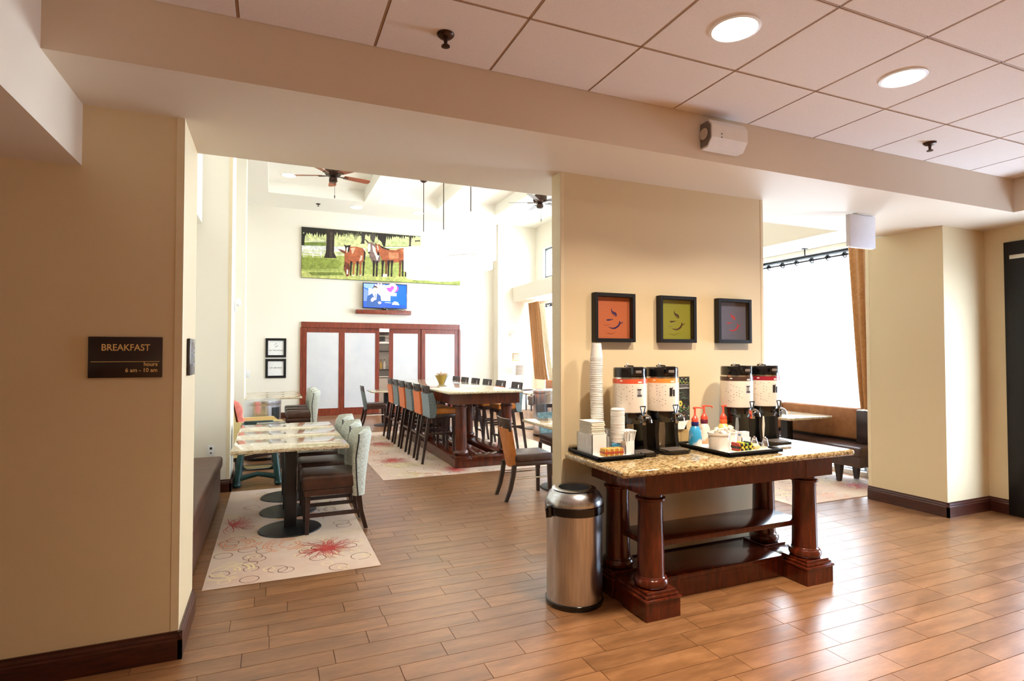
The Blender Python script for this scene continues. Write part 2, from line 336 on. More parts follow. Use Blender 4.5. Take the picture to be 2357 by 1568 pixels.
for p in planks:
    z=vis((p[0]+p[1])/2,p[2]+PW/2)
    x=(p[0]+p[1])/2; y=p[2]
    if z and not (x<-.5 and y>3.35) and not (x>6.7) and p[1]-p[0]>.6 and y<8: cand.append((z,p))
cand.sort(); near=set(p for z,p in cand[:300])
base=MB(); g=.0009
def pl_verts(mb,x0,x1,y0,y1):
    a=mb.bm.verts.new; c=.0008
    T=[a((x0+c,y0+c,0)),a((x1-c,y0+c,0)),a((x1-c,y1-c,0)),a((x0+c,y1-c,0))]; B=[a((x0,y0,-.0065)),a((x1,y0,-.0065)),a((x1,y1,-.0065)),a((x0,y1,-.0065))]
    mb.bm.faces.new(T)
    for i in range(4): mb.bm.faces.new((B[i],B[(i+1)%4],T[(i+1)%4],T[i]))
m0=MB(); pl_verts(m0,-PL/2+g,PL/2-g,-PW/2+g,PW/2-g); pk=m0.build('plank',PLK,floor,0)
first=True
for p in planks:
    if p in near:
        o=pk if first else pk.copy()
        if not first: COL.objects.link(o); o.parent=floor
        first=False; o.location=((p[0]+p[1])/2,p[2]+PW/2,0)
    elif p[1]-p[0]>.02: pl_verts(base,p[0]+g,p[1]-g,p[2]+g,p[2]+PW-g)
tag(base.build('plank_field',PLKI,floor,0),kind='stuff')

# front ceiling: grid + tiles
ceil=struct('ceiling',MB().box(-.9,6.0,YF,2.85,3.09,3.2),GRID)
T=.6096; m0=MB().box(-T/2+.007,T/2-.007,-T/2+.007,T/2-.007,3.08,3.0915,bev=.002,seg=1); tl=m0.build('tile',TILE,ceil,0); first=True
xs=[1.0656+i*T for i in range(-3,8)]
for i,x in enumerate(xs):
    for j in range(-1,10):
        y1=2.307-j*T; y0=y1-T
        X0,X1,Y0,Y1=max(x,-.87),min(x+T,5.95),max(y0,YF),min(y1,2.818)
        if X1-X0<.05 or Y1-Y0<.05: continue
        if X1-X0>T-.01 and Y1-Y0>T-.01:
            o=tl if first else tl.copy()
            if not first: COL.objects.link(o); o.parent=ceil
            first=False; o.location=((X0+X1)/2,(Y0+Y1)/2,0)
        else: MB().box(X0+.007*(x>-.87),X1-.007,Y0+.007,Y1-.002,3.08,3.0915).build('tile',TILE,ceil,0)
# T-bar web seen in the joints
gb=MB()
for x in xs: gb.box(x-.004,x+.004,YF,2.818,3.083,3.092)
for j in range(0,10): gb.box(-.87,5.95,2.307-j*T-.004,2.307-j*T+.004,3.083,3.092)
gb.build('grid_bar',GRID,ceil,0)
# beams and bulkheads
sbox('trim_1',SOFF,XL,XR+.2,2.818,3.93,2.79,5.6)
sbox('trim_2',SOFF,XL,-.87,YF,3.375,2.485,3.2)
sbox('trim_3',SOFF,5.95,6.9,YF,2.818,2.79,3.2)
# front walls
def guard(par,x0,x1,y0,y1,z0,z1): MB().box(x0,x1,y0,y1,z0,z1,bev=.0008,seg=1).build('corner_guard',mat('corner_guard',(232,215,178),.45,noise=(5,[(.3,(229,211,174)),(.7,(235,219,183))])),par)
wl=sbox('wall_left',PAINT,XL,-.43,3.375,3.93,0,2.79)
guard(wl,-.465,-.4285,3.373,3.375,.14,2.79); guard(wl,-.43,-.428,3.373,3.40,.14,2.79)
wm=sbox('wall_middle',PAINT,1.787,3.613,3.375,3.5,0,2.79)
guard(wm,1.785,1.812,3.373,3.375,.14,2.79); guard(wm,1.785,1.787,3.373,3.5,.14,2.79); guard(wm,3.588,3.615,3.373,3.375,.14,2.79)
wc=sbox('wall_column',PAINT,5.93,7.05,3.375,4.15,0,2.79)
guard(wc,5.928,5.93,4.11,4.15,.14,2.79)
wr=struct('wall_right',MB().box(6.6,6.78,YF,1.8,0,2.79).box(6.6,7.05,3.2,3.375,0,2.79).box(6.6,6.78,1.8,3.2,2.64,2.79),PAINT)
sbox('wall_front',PAINT,XL,7.05,YF-.15,YF,0,3.2)
sbox('wall_far_left',PAINT,XL-.15,XL,YF-.15,3.4,0,3.2)
# black door in right wall
d=root('door_1',None,None); d['kind']='structure'
MB().box(6.57,6.7,3.0,3.2,0,2.64,bev=.004).box(6.57,6.7,1.8,1.9,0,2.64,bev=.004).box(6.57,6.7,1.9,3.0,2.3,2.64,bev=.004).build('door_frame',BLKM,d)
for y0,y1 in ((1.92,2.98),):
    MB().box(6.61,6.65,y0,y0+.07,.02,2.29,bev=.003).box(6.61,6.65,y1-.07,y1,.02,2.29,bev=.003).box(6.61,6.65,y0,y1,.02,.2,bev=.003).box(6.61,6.65,y0,y1,2.2,2.29,bev=.003).build('door_leaf',BLKM,d)
    MB().box(6.626,6.632,y0+.07,y1-.07,.2,2.2).build('glass_pane',glass_mat('tinted_door_glass',(.86,.9,.94)),d,0)
MB().box(6.56,6.575,2.75,3.15,2.47,2.51,bev=.004).build('door_closer',CHROME,d); MB().tube([(6.61,2.1,.9),(6.56,2.1,.92),(6.56,2.1,1.25),(6.61,2.1,1.27)],.012).build('door_handle',CHROME,d)
# baseboards
BP=[(0,0),(.02,0),(.02,.098),(.016,.106),(.016,.116),(.009,.128),(.009,.14),(0,.14)]
def bb(name,ax,c,sgn,lo,hi):
    """board on plane at c, sticking out sgn"""
    return struct(name,MB().prism([(c+sgn*a,z) for a,z in BP],'y' if ax=='x' else 'x',lo,hi) if True else None,BASE)
bb('baseboard_left','y',3.375,-1,XL,-.41); bb('baseboard_left','x',-.43,1,3.355,3.93)
bb('baseboard_middle','y',3.375,-1,1.787,3.633); bb('baseboard_middle','x',3.613,1,3.355,3.5); bb('baseboard_middle','x',1.787,-1,3.375,3.5)
bb('baseboard_column','x',5.93,-1,3.355,4.15); bb('baseboard_column','y',3.375,-1,5.91,6.6); bb('baseboard_right','x',6.6,-1,3.2,3.375)
# --- dining hall shell ---
sbox('wall_hall_left',PAINTB,-1.3,-1.15,3.93,7.2,0,ZC)
sbox('wall_hall_left',PAINTB,-1.3,-1.15,7.9,YB,0,ZC)
ws=sbox('wall_pier',PAINTB,-1.3,-.43,7.2,7.85,0,ZC)
guard(ws,-.465,-.4285,7.198,7.2,.14,ZC)
sbox('wall_pier',PAINTB,-1.3,-.44,11.0,11.5,0,ZC)
sbox('wall_pier',PAINTB,-1.3,-.6,14.45,YB,0,ZC)
sbox('trim_4',PAINTB,-1.3,-.735,3.93,7.2,3.03,ZC)
bb('baseboard_pier','y',7.2,-1,-1.15,-.41); bb('baseboard_pier','x',-.43,1,7.18,7.85)
DX=(.66,4.74,2.36)
struct('wall_back',MB().box(-1.3,DX[0],YB,YB+.2,0,ZC+.5).box(DX[1],XR+.2,YB,YB+.2,0,ZC+.5).box(DX[0],DX[1],YB,YB+.2,DX[2],ZC+.5),PAINTB)
sbox('wall_pilaster',PAINTB,5.75,XR,14.55,YB,0,ZC)
bb('baseboard_back','y',YB,-1,-.6,DX[0]); bb('baseboard_back','y',YB,-1,DX[1],5.75)
holes=[h for h in WIN+HWIN]
struct('wall_window_side',cells(MB(),'x',XR,XR+.25,3.93,YB+.2,0,ZC+.5,holes),PAINTB)
sbox('trim_5',PAINTB,6.2,XR,4.15,14.55,3.02,3.42)
REC=[(-.1,1.98,5.4,13.6),(2.3,3.75,5.4,13.6),(4.05,5.3,5.4,13.6)]
hc=cells(MB(),'z',ZC,ZC+.27,-1.3,XR+.2,3.9,YB+.2,REC); hc.box(-1.3,XR+.2,3.9,YB+.2,ZC+.27,ZC+.4)
hc=struct('ceiling_hall',hc,CEILW)
# windows
for n,(a,b,c,e) in enumerate(WIN+HWIN):
    W_=root('window_%d'%(n+1),None,None); W_['kind']='structure'
    fm=MB(); nb=3 if n<2 else 2
    for i in range(nb+1):
        y=a+(b-a)*i/nb; fm.box(XR+.06,XR+.12,max(a,y-.03),min(b,y+.03),c,e)
    fm.box(XR+.06,XR+.12,a,b,c,c+.05).box(XR+.06,XR+.12,a,b,e-.05,e)
    fm.build('window_frame',mat('window_frame_metal',(86,92,98),.4,metal=.4,noise=(5,[(.3,(80,86,92)),(.7,(92,98,104))])),W_,0)
    for i in range(nb): MB().box(XR+.088,XR+.094,a+(b-a)*i/nb+.03,a+(b-a)*(i+1)/nb-.03,c+.05,e-.05).build('glass_pane',GLASS,W_,0)
# sliding doors in back wall
tr=struct('trim_6',MB().box(DX[0],DX[1],YB-.05,YB+.05,2.22,DX[2],bev=.004).box(DX[0]-.02,DX[0]+.03,YB-.05,YB+.05,0,2.22).box(DX[1]-.03,DX[1]+.02,YB-.05,YB+.05,0,2.22),DOORW)
PX=[(.69,1.66,.0),(1.6,2.575,.05),(2.83,3.70,.05),(3.68,4.71,.0)]
for i,(a,b,yo) in enumerate(PX):
    d=root('door_%d'%(i+2),None,None); d['kind']='structure'; y=YB+.0+yo*.8-.02; y0,y1=y,y+.035
    for nm,bx in (('stile',(a,a+.105,y0,y1,.01,2.22)),('stile',(b-.105,b,y0,y1,.01,2.22)),('rail',(a+.105,b-.105,y0,y1,2.1,2.22)),('rail',(a+.105,b-.105,y0,y1,.01,.2))): MB().box(*bx,bev=.004,seg=1).build(nm,DOORW,d)
    MB().box(a+.1,b-.1,y0+.01,y0+.02,.18,2.12).build('glass_pane',FROST,d,0)
# pantry behind the gap
struct('wall_pantry',MB().box(.3,5.2,17.3,17.4,0,2.6).box(.2,.3,YB+.2,17.4,0,2.6).box(5.2,5.3,YB+.2,17.4,0,2.6).box(.2,5.3,YB+.2,17.4,2.6,2.7),PAINTB)
area('pantry_lamp',(2.7,16.2,2.55),(0,0,0),2,.8,70,(1,.93,.82))
s=root('pantry_cabinet','white pantry shelving with dark shelf edges seen through gap between doors','shelf',(2.9,16.3,0))
for z in (.9,1.1,1.62,1.85,2.15): MB().box(-.45,.45,-.2,.2,z,z+.035,bev=.004,seg=1).build('shelf',ESP if z in(1.1,1.62,2.15) else WHT,s)
MB().box(-.47,-.45,-.2,.2,0,2.4).box(.45,.47,-.2,.2,0,2.4).box(-.45,.45,.18,.2,0,2.4).box(-.45,.45,-.2,.18,0,.88).build('carcass',WHT,s,0)
s=root('microwave_oven','grey microwave oven on pantry shelf seen through door gap','microwave',(2.86,16.3,1.885)); MB().box(-.22,.22,-.17,.15,0,.2,bev=.01).build('body',STEEL,s); MB().box(-.2,.08,-.18,-.17,.03,.17).build('door',BLKP,s); MB().tube([(.1,-.19,.04),(.1,-.19,.16)],.008).build('handle',CHROME,s)
bcols=[(70,52,30),(214,176,90),(235,235,230)]
for i in range(3):
    s=root('bottle','%s bottle on the pantry shelf beyond the door gap'%('dark brown','amber yellow','white')[i],'bottle',(2.74+.1*i,16.2,1.135),group='bottles in the pantry')
    MB().lathe([(.035,0),(.037,.02),(.037,.15),(.014,.2),(.012,.25)],12).build('body',mat('bottle_%d'%i,bcols[i],.3,noise=(9,[(.3,bcols[i]),(.7,tuple(min(255,c+8) for c in bcols[i]))])),s); MB().lathe([(.015,.245),(.015,.27)],12).build('cap',BLKM,s)
# ================= CEILING FIXTURES =================
def downlight(x,y,z,r,label,power,col=(1,.87,.7),spread=2.2):
    t=root('recessed_downlight',label,'ceiling light',(x,y,z),group='recessed downlights')
    MB().lathe([(r*1.13,0),(r*1.13,-.006),(r,-.009),(r*.97,-.004),(r*.97,0)],32,cap=False).build('trim_ring',WHT,t)
    MB().lathe([(.0001,-.003),(r*.97,-.004)],32,cap=False).build('lens',LAMPE,t)
    if power: area('downlight_lamp',(x,y,z-.03),(0,0,0),r*1.8,r*1.8,power,col,shape='DISK',spread=spread)
downlight(1.98,2.0,3.079,.102,'larger round lit downlight in the grid ceiling, nearer the camera',36)
downlight(3.19,2.0,3.079,.102,'round lit downlight in the grid ceiling above the beverage table',38)
for x,y in ((-.15,-1.05),(.76,-.44),(3.2,-.44),(4.42,-.44),(.76,-2.6),(4.42,-2.6)):
    area('downlight_lamp',(x,y,3.05),(0,0,0),.18,.18,26,(1,.82,.56),shape='DISK',spread=1.9)  # added lamps behind the camera, without fixtures, to raise the bounce light
downlight(.305,13.04,ZC+.268,.14,'round downlight high in the ceiling recess left of the near fan',0)
downlight(1.87,14.15,ZC-.002,.14,'round downlight in high ceiling above left half of horse mural',0)
downlight(3.4,14.15,ZC-.002,.14,'round downlight in high ceiling above middle of horse mural',0)
def sprinkler(x,y,z,s,label):
    t=root('fire_sprinkler',label,'sprinkler',(x,y,z),group='ceiling sprinklers')
    MB().lathe([(.042*s,0),(.04*s,-.006),(.03*s,-.016),(.012,-.02)],20).build('escutcheon',BRONZE,t)
    MB().tube([(0,0,-.015),(0,0,-.05)],[.011,.008],8).build('stem',BRONZE,t)
    MB().lathe([(.005,-.048),(.02*s,-.055),(.021*s,-.06),(.006,-.062)],14).build('deflector',BRONZE,t)
sprinkler(.749,2.575,3.079,1,'dark sprinkler head in ceiling tile near the top centre')
sprinkler(4.36,2.555,3.079,1,'dark sprinkler head in ceiling tile at right, beside the beam')
sprinkler(.99,14.2,ZC,1.3,'tiny sprinkler head on the high hall ceiling above the mural')
t=root('ceiling_vent','pale square vent in high ceiling recess near the pendants','vent',(4.66,12.2,ZC+.262))
MB().box(-.17,.17,-.17,.17,-.01,.006,bev=.002).build('frame',WHT,t)
for i in range(6): MB().box(-.14,.14,-.13+i*.048,-.11+i*.048,-.016,-.008).build('slat',WHT,t)
# emergency light on the beam
t=root('emergency_light','white twin-lamp emergency light box mounted on the beam face','emergency light',(2.62,2.817,2.935))
MB().prism([(0,.085),(-.075,.085),(-.1,.05),(-.1,-.03),(-.06,-.085),(0,-.085)],'x',-.12,.17).build('housing',WHT,t)
MB().prism([(-.002,.075),(-.065,.078),(-.088,.05),(-.088,-.03),(-.055,-.072),(-.002,-.072)],'x',-.126,-.12).build('end_cap',GREY,t)
MB().prism([(-.002,.075),(-.065,.078),(-.088,.05),(-.088,-.03),(-.055,-.072),(-.002,-.072)],'x',.17,.176).build('end_cap',GREY,t)
m0=MB(); m0.lathe([(.034,0),(.036,.012),(.026,.012),(.005,.004)],18); bmesh.ops.rotate(m0.bm,verts=m0.bm.verts[:],matrix=Matrix.Rotation(-PI/2,3,'Y')); lp=m0.build('lamp_head',CHROME,t); lp.location=(-.126,-.045,.0)
for i in (0,1): MB().lathe([(.004,0),(.004,.003),(.0005,.004)],8).build('indicator',BLKP,t).matrix_local=Matrix.Translation((-.045,-.1005,-.005-.022*i))@Matrix.Rotation(PI/2,4,'X')
# exit sign seen from its blank side
t=root('exit_sign','blank white exit sign box hanging from the soffit above right opening','exit sign',(4.78,3.42,2.79))
MB().box(-.07,.17,-.06,-.0,-.012,0,bev=.003).build('canopy',WHT,t)
MB().box(-.18,.15,-.07,-.03,-.3,-.018,bev=.004).build('housing',mat('sign_box_white',(222,220,226),.4,noise=(5,[(.3,(216,214,220)),(.7,(226,224,230))])),t)
MB().box(-.15,.13,-.064,-.036,-.306,-.3).build('lens',LAMPE if False else WHT,t)
# signs
t=root('wall_sign','dark brown breakfast hours sign on the left wall face','sign',(-.672,3.375,1.54))
MB().box(-.157,.157,-.012,-.001,-.102,.102,bev=.002).build('plate',SIGNB,t)
text('lettering','BREAKFAST',.046,GOLD,t,(0,-.0122,.034),align='CENTER',sx=.87)
text('lettering','hours',.029,GOLD,t,(.137,-.0122,-.044),align='RIGHT',sx=.9); text('lettering','6 am - 10 am',.029,GOLD,t,(.137,-.0122,-.074),align='RIGHT',sx=.9)
MB().box(-.145,.145,-.0135,-.012,-.023,-.0205).build('rule_line',GOLD,t)
t=root('narrow_sign','brown sign seen edge-on on the white side of left wall','sign',(-.4275,3.665,1.54))
MB().box(0,.014,-.11,.11,-.102,.102,bev=.002).build('plate',SIGNB,t)
PALE=mat('sign_silver',(190,186,196),.3,noise=(5,[(.3,(186,182,192)),(.7,(196,192,202))]))
for z,s in ((.03,'Breakfast'),(.0,'Lounge'),(-.05,'hours'),): text('lettering',s,.032,PALE,t,(.0145,.09,z),rot=(PI/2,0,PI/2),align='RIGHT')
# shadow box art
def coffee_art(sx,sz,main,steam):
    def q(x,y): return ((x-438)/430*.28*sx,(430-y)/555*.28*sz)
    def st(pts,ws): return stroke([q(*p) for p in pts],[w_*.0007 for w_ in ws],5)
    return [(st([(430,290),(418,320),(440,352),(470,372),(478,400),(468,412)],[1,8,16,24,14,1]),main),
            (st([(410,345),(430,365),(452,392),(462,408)],[1,6,8,1]),main),
            (st([(352,460),(375,462),(405,458),(445,450)],[2,17,12,2]),main),
            (st([(522,474),(524,500),(505,540),(460,572),(415,572),(383,556)],[10,18,18,16,10,1]),main),
            (st([(512,500),(540,502),(560,490),(556,478)],[3,9,7,3]),main),
            (st([(320,520),(350,535),(400,520)],[2,4,2]),steam),(st([(360,640),(420,650),(480,620)],[2,4,2]),steam)]
ART=[('orange',2.19,(214,118,72),(168,82,42),(54,32,96),(150,78,50)),('olive green',2.732,(158,158,48),(92,94,26),(70,36,28),(110,110,40)),('slate blue',3.272,(108,112,134),(80,84,104),(214,52,58),(84,88,108))]
for nm,x,bgc,dot,main,st_ in ART:
    t=root('shadow_box_frame','black shadow box frame with coffee cup drawing on %s patterned paper'%nm,'picture',(x,3.374,1.808),group='coffee cup pictures above the beverage table')
    f=MB()
    for a in ((-.165,-.14,-.17,.17),(.14,.165,-.17,.17),(-.14,.14,.145,.17),(-.14,.14,-.17,-.145)): f.box(a[0],a[1],-.05,-.001,a[2],a[3],bev=.0015,seg=1)
    f.build('frame',BLKM,t); MB().box(-.14,.14,-.012,-.002,-.145,.145).build('backing_board',BLKM,t)
    P=[(rect(-.138,-.143,.138,.143),bgc,1)]
    for i in range(17):
        for j in range(18):
            cx=-.13+i*.0162+(.004 if j%2 else -.004); cy=-.136+j*.016; P.append(([(cx,cy),(cx+.0045,cy+.003),(cx+.001,cy+.0062)],dot,2))
    P+= [(p,c,3+i) for i,(p,c) in enumerate(coffee_art(1,1,main,st_))]
    printm('art_print',t,P,PRINT,(0,-.0125,0),(1,0,0),(0,0,1),(0,-1,0),.0002)
    MB().box(-.14,.14,-.044,-.042,-.145,.145).build('glass_front',glass_mat('picture_glass',(.97,.97,.97),.12,.03) if 'picture_glass' not in bpy.data.materials else bpy.data.materials['picture_glass'],t,0)

# ================= TABLES =================
def col_prof(h,r):
    p=[(r*1.02,h),(r*1.02,h-.03),(r*1.22,h-.038),(r*1.22,h-.05),(r*1.04,h-.058),(r*1.0,h-.1),(r*1.06,h*.5),(r*1.1,.1),(r*1.11,.066),(r*1.16,.062),(r*1.18,.056),(r*1.3,.052),(r*1.39,.04),(r*1.41,.028),(r*1.37,.014),(r*1.28,.003),(r*1.2,0)]
    return p[::-1]
def pedestal_table(name,label,x0,x1,y0,y1,top,ap,cx,cy,blk,plh,shelf,gm,toth,shell_inset,rail_y,r=.074,ex=(0,0,0,0)):
    t=root(name,label,'table',((x0+x1)/2,(y0+y1)/2,0)); ox,oy=(x0+x1)/2,(y0+y1)/2
    tp=MB().box(x0-ox,x1-ox,y0-oy,y1-oy,top-toth,top,bev=.014,seg=4); tp.build('granite_top',gm,t)
    ax0,ax1,ay0,ay1=cx[0]-blk/2-ex[0]-ox,cx[-1]+blk/2-ox+ex[1],cy[0]-blk/2-oy-ex[2],cy[-1]+blk/2-oy+ex[3]
    h=top-toth-.001
    a=MB().box(ax0,ax1,ay0,ay0+.03,h-ap,h).box(ax0,ax1,ay1-.03,ay1,h-ap,h).box(ax0,ax0+.03,ay0+.03,ay1-.03,h-ap,h).box(ax1-.03,ax1,ay0+.03,ay1-.03,h-ap,h); a.build('apron',CHERRY,t)
    for X in (cx[0],cx[-1]) if not any(ex) else ():
        for Y in (cy[0],cy[-1]): MB().box(X-ox-blk/2-.003,X-ox+blk/2+.003,Y-oy-blk/2-.003,Y-oy+blk/2+.003,h-ap-.002,h-.002,bev=.002,seg=1).build('corner_block',CHERRY,t)
    for X in cx:
        for Y in cy:
            MB().lathe(col_prof(h-ap-plh-.002,r),32,(X-ox,Y-oy,plh)).build('column_leg',CHERRY,t)
            pl=MB().box(X-ox-blk/2,X-ox+blk/2,Y-oy-blk/2,Y-oy+blk/2,0,plh*.68,bev=.002,seg=1)
            pl.box(X-ox-blk/2-.008,X-ox+blk/2+.008,Y-oy-blk/2-.008,Y-oy+blk/2+.008,plh*.68,plh*.78,bev=.006,seg=2)
            pl.box(X-ox-blk/2+.006,X-ox+blk/2-.006,Y-oy-blk/2+.006,Y-oy+blk/2-.006,plh*.78,plh*.9,bev=.005,seg=2).box(X-ox-blk/2+.018,X-ox+blk/2-.018,Y-oy-blk/2+.018,Y-oy+blk/2-.018,plh*.9,plh,bev=.002,seg=1)
            pl.build('plinth_block',CHERRY,t)
    # base rails
    for X in (cx[0],cx[-1]):
        MB().box(X-ox-blk/2+.012,X-ox+blk/2-.012,cy[0]-oy+blk/2,cy[-1]-oy-blk/2,.0,plh*.75,bev=.002,seg=1).box(X-ox-blk/2+.006,X-ox+blk/2-.006,cy[0]-oy+blk/2,cy[-1]-oy-blk/2,plh*.75,plh*.92,bev=.006).build('base_rail',CHERRY,t)
    ra,rb=rail_y
    MB().box(cx[0]-ox+blk/2-.012,cx[-1]-ox-blk/2+.012,ra-oy,rb-oy,0,plh*.72,bev=.002,seg=1).box(cx[0]-ox+blk/2-.012,cx[-1]-ox-blk/2+.012,ra-.008-oy,rb+.008-oy,plh*.72,plh*.93,bev=.008).build('base_shelf',CHERRY,t)
    if shelf: MB().box(cx[0]-ox-.0,cx[-1]-ox+.0,cy[0]-oy+.01,cy[-1]-oy-.01,shelf-.035,shelf,bev=.004).build('shelf',CHERRY,t)
    return t
pedestal_table('beverage_table','dark cherry beverage table with gold granite top and turned column legs',1.80,3.68,2.668,3.352,.9,.13,(2.129,3.427),(2.866,3.222),.244,.158,.405,GRAN,.04,.1,(2.95,3.3))
# high communal table: columns along its length
ht=pedestal_table('communal_high_table','long bar-height cherry table with granite top, bar stools along both sides',2.14,3.235,7.2,11.2,1.045,.15,(2.41,3.09),(7.50,9.2,10.9),.235,.165,None,GRANL,.03,.1,(7.39,7.61),ex=(.05,.02,.04,.04))
ht.location.z=.0065; ox,oy=(2.14+3.235)/2,9.2
MB().box(2.64-ox,2.9-ox,7.6-oy,10.8-oy,0,.12,bev=.003).build('base_rail',CHERRY,ht)

def ped_table(x0,x1,y0,y1,label,top=.765,group=None,gm=GRANL):
    t=root('pedestal_table',label,'table',((x0+x1)/2,(y0+y1)/2,0),group=group); a,b=(x1-x0)/2,(y1-y0)/2
    MB().box(-a,a,-b,b,top-.032,top,bev=.009,seg=3).build('granite_top',gm,t)
    MB().box(-.2,.2,-.03,.03,top-.045,top-.033).box(-.03,.03,-.2,.2,top-.045,top-.033).build('top_plate',BLK,t)
    MB().box(-.052,.052,-.052,.052,.02,top-.045,bev=.008).build('column',BLK,t)
    MB().lathe([(.262,.0),(.266,.006),(.258,.014),(.12,.028),(.09,.032)],40).build('base_plate',BLK,t)
    return t
NT=['nearest','middle','farthest']
for i in range(3): ped_table(-.305,.632,5.135+i*.622,5.135+(i+1)*.622-.006,'%s of three joined granite tables on the patterned rug beside the bench'%NT[i],group='granite tables in a row on the near rug')
for i in range(3): ped_table(-.47,.53,11.2+i*.63,11.2+(i+1)*.63-.006,'%s of the small granite tables far left near the framed notices'%NT[i],group='granite tables far left')
ped_table(2.8,3.5,5.52,6.3,'granite pedestal table behind the middle wall beside the orange chair')
ped_table(5.85,6.6,5.08,5.83,'granite pedestal table before the window bench at right')
ped_table(1.95,2.7,12.2,12.95,'small granite table by the sliding doors next to the blue chair')
ped_table(4.75,5.5,10.4,11.15,'granite table far right between high table and window bench')
# ================= SEATING =================
def tuft_chair(label):
    t=root('tufted_dining_chair',label,'chair',(0,0,0)); # faces +x
    MB().box(-.24,.25,-.215,.215,.37,.505,bev=.035,seg=4).build('seat_cushion',BRLEA,t); MB().box(-.22,.235,-.205,.205,.325,.378,bev=.006).build('seat_rail',BRLEA,t)
    W_=.455
    def fn(u,v,k):
        y=(u-.5)*2; z=.30+v*.575; top=1-.06*y*y
        z=.30+(z-.30)*top
        wrap=.10*abs(y)**2.2*(.35+.65*min(1,v*1.6))
        lean=-.075*v**1.3-.0; flare=1+.04*math.sin(v*PI)
        edge=min(1,(1-abs(y))*7)**.5; ev=min(1,(1-v)*9+.15)**.5
        th=.042*edge*min(1,ev)+.006
        tuft=.010*(abs(math.cos(y*PI*1.5)))*(1 if k else 0)*edge
        x=-.245+wrap+lean+(th+tuft if k else -th)
        return (x,y*W_/2*flare,z)
    MB().shell(fn,18,12).build('backrest',SAGE,t,60)
    for s in (-1,1):
        pts=[fn(.5+s*.492,j/10,0) for j in range(11)]; MB().tube([(p[0]+.02,p[1]+s*.009,p[2]) for p in pts],.006,6).build('piping',PIPE,t)
        MB().bar([(.21,s*.18,0),(.205,s*.18,.33)],[.032,.042],[.032,.042]).build('leg',ESP,t)
        MB().bar([(-.285,s*.18,0),(-.24,s*.18,.16),(-.215,s*.18,.33)],[.034,.042,.05],[.032,.036,.04]).build('leg',ESP,t)
        MB().bar([(-.245,s*.18,.155),(.21,s*.18,.155)],[1,1],[.018,.018]) if False else MB().box(-.255,.205,s*.18-.009,s*.18+.009,.14,.172).build('stretcher',ESP,t)
    return t
tc=tuft_chair('nearest of three sage upholstered chairs with brown seats at the rug tables'); tc['group']='sage tufted chairs at the rug tables'
def side_chair(name,label,fab,zs=0,stool=False):
    t=root(name,label,'stool' if stool else 'chair',(0,0,0))
    if not stool:
        MB().box(-.2,.23,-.205,.205,.405,.49,bev=.028,seg=4).build('seat_cushion',BRLEA,t); MB().box(-.19,.215,-.195,.195,.365,.41,bev=.006).build('seat_rail',BRLEA,t)
        def fn(u,v,k):
            y=(u-.5)*2; wd=.205*(.82+.24*v-.06*v*v); z=.34+v*.42-.05*(1-v)*(1-abs(y)**2)*0+ (.05*abs(y)**3*(1-v)); th=.02*min(1,(1-abs(y))*8+.25)
            return (-.205-.075*v+.03*y*y*(1)+(th if k else -th),y*wd,z)
        MB().shell(fn,10,8).build('backrest',fab,t,50)
        rz0,rz1,ph,x0,hw=.735,.87,.045,-.285,.2
        for s in (-1,1):
            MB().bar([(-.30,s*.165,0),(-.255,s*.17,.12),(-.225,s*.172,.26),(-.21,s*.172,.375)],[.036,.042,.044,.046],[.03,.032,.034,.034]).build('leg',ESP,t)
            MB().bar([(.2,s*.17,0),(.192,s*.17,.37)],[.03,.042],[.03,.04]).build('leg',ESP,t)
            MB().tube([(-.235,s*.17,.235),(.19,s*.17,.235)],.008,8).build('stretcher',CHROME,t)
    else:
        MB().box(-.17,.215,-.2,.2,.69,.775,bev=.022,seg=4).build('seat_cushion',TANLEA,t); MB().box(-.165,.2,-.19,.19,.635,.692,bev=.005).build('seat_rail',ESP,t)
        MB().prism([(-.175,.645),(-.185,.82),(-.205,.98),(-.18,1.0),(-.13,1.0),(-.095,.9),(-.075,.78),(-.08,.70),(-.1,.645)],'y',-.205,-.165).prism([(-.175,.645),(-.185,.82),(-.205,.98),(-.18,1.0),(-.13,1.0),(-.095,.9),(-.075,.78),(-.08,.70),(-.1,.645)],'y',.165,.205).prism([(-.175,.645),(-.185,.82),(-.205,.98),(-.19,1.0),(-.165,1.0),(-.145,.85),(-.13,.645)],'y',-.165,.165).build('backrest',fab,t,40)
        rz0,rz1,x0,hw=.985,1.10,-.205,.205
        for s in (-1,1):
            MB().bar([(-.275,s*.17,0),(-.18,s*.172,.64)],[.032,.046],[.03,.038]).build('leg',ESP,t)
            MB().bar([(.19,s*.17,0),(.18,s*.172,.64)],[.032,.046],[.03,.038]).build('leg',ESP,t)
            MB().box(-.235,.185,s*.17-.009,s*.17+.009,.4,.43).build('stretcher',ESP,t)
        MB().box(.175,.2,-.165,.165,.27,.3,bev=.002).build('footrest',CHROME,t); MB().box(-.235,-.215,-.165,.165,.36,.39).build('stretcher',ESP,t)
    # top rail with grip hole, gently curved
    def rail(y0,y1,z0,z1):
        def f2(u,v,k):
            y=y0+(y1-y0)*u; z=z0+(z1-z0)*v; x=x0-(z-rz0)*.16+.03*(y/hw)**2; return (x+(.009 if k else -.009),y,z)
        return f2
    m_=MB(); h=rz1-rz0
    m_.shell(rail(-hw,-.035,rz0,rz1),4,1).shell(rail(.035,hw,rz0,rz1),4,1).shell(rail(-.035,.035,rz0+h*.62,rz1),2,1).shell(rail(-.035,.035,rz0,rz0+h*.15),2,1)
    m_.build('top_rail',ESP,t,50)
    return t
so=side_chair('bar_stool','x',ORFAB,stool=True); sb=side_chair('bar_stool','x',BLFAB,stool=True)
ch_o=side_chair('dining_chair','dining chair with orange checked back and brown seat beside the middle wall',ORVIN)
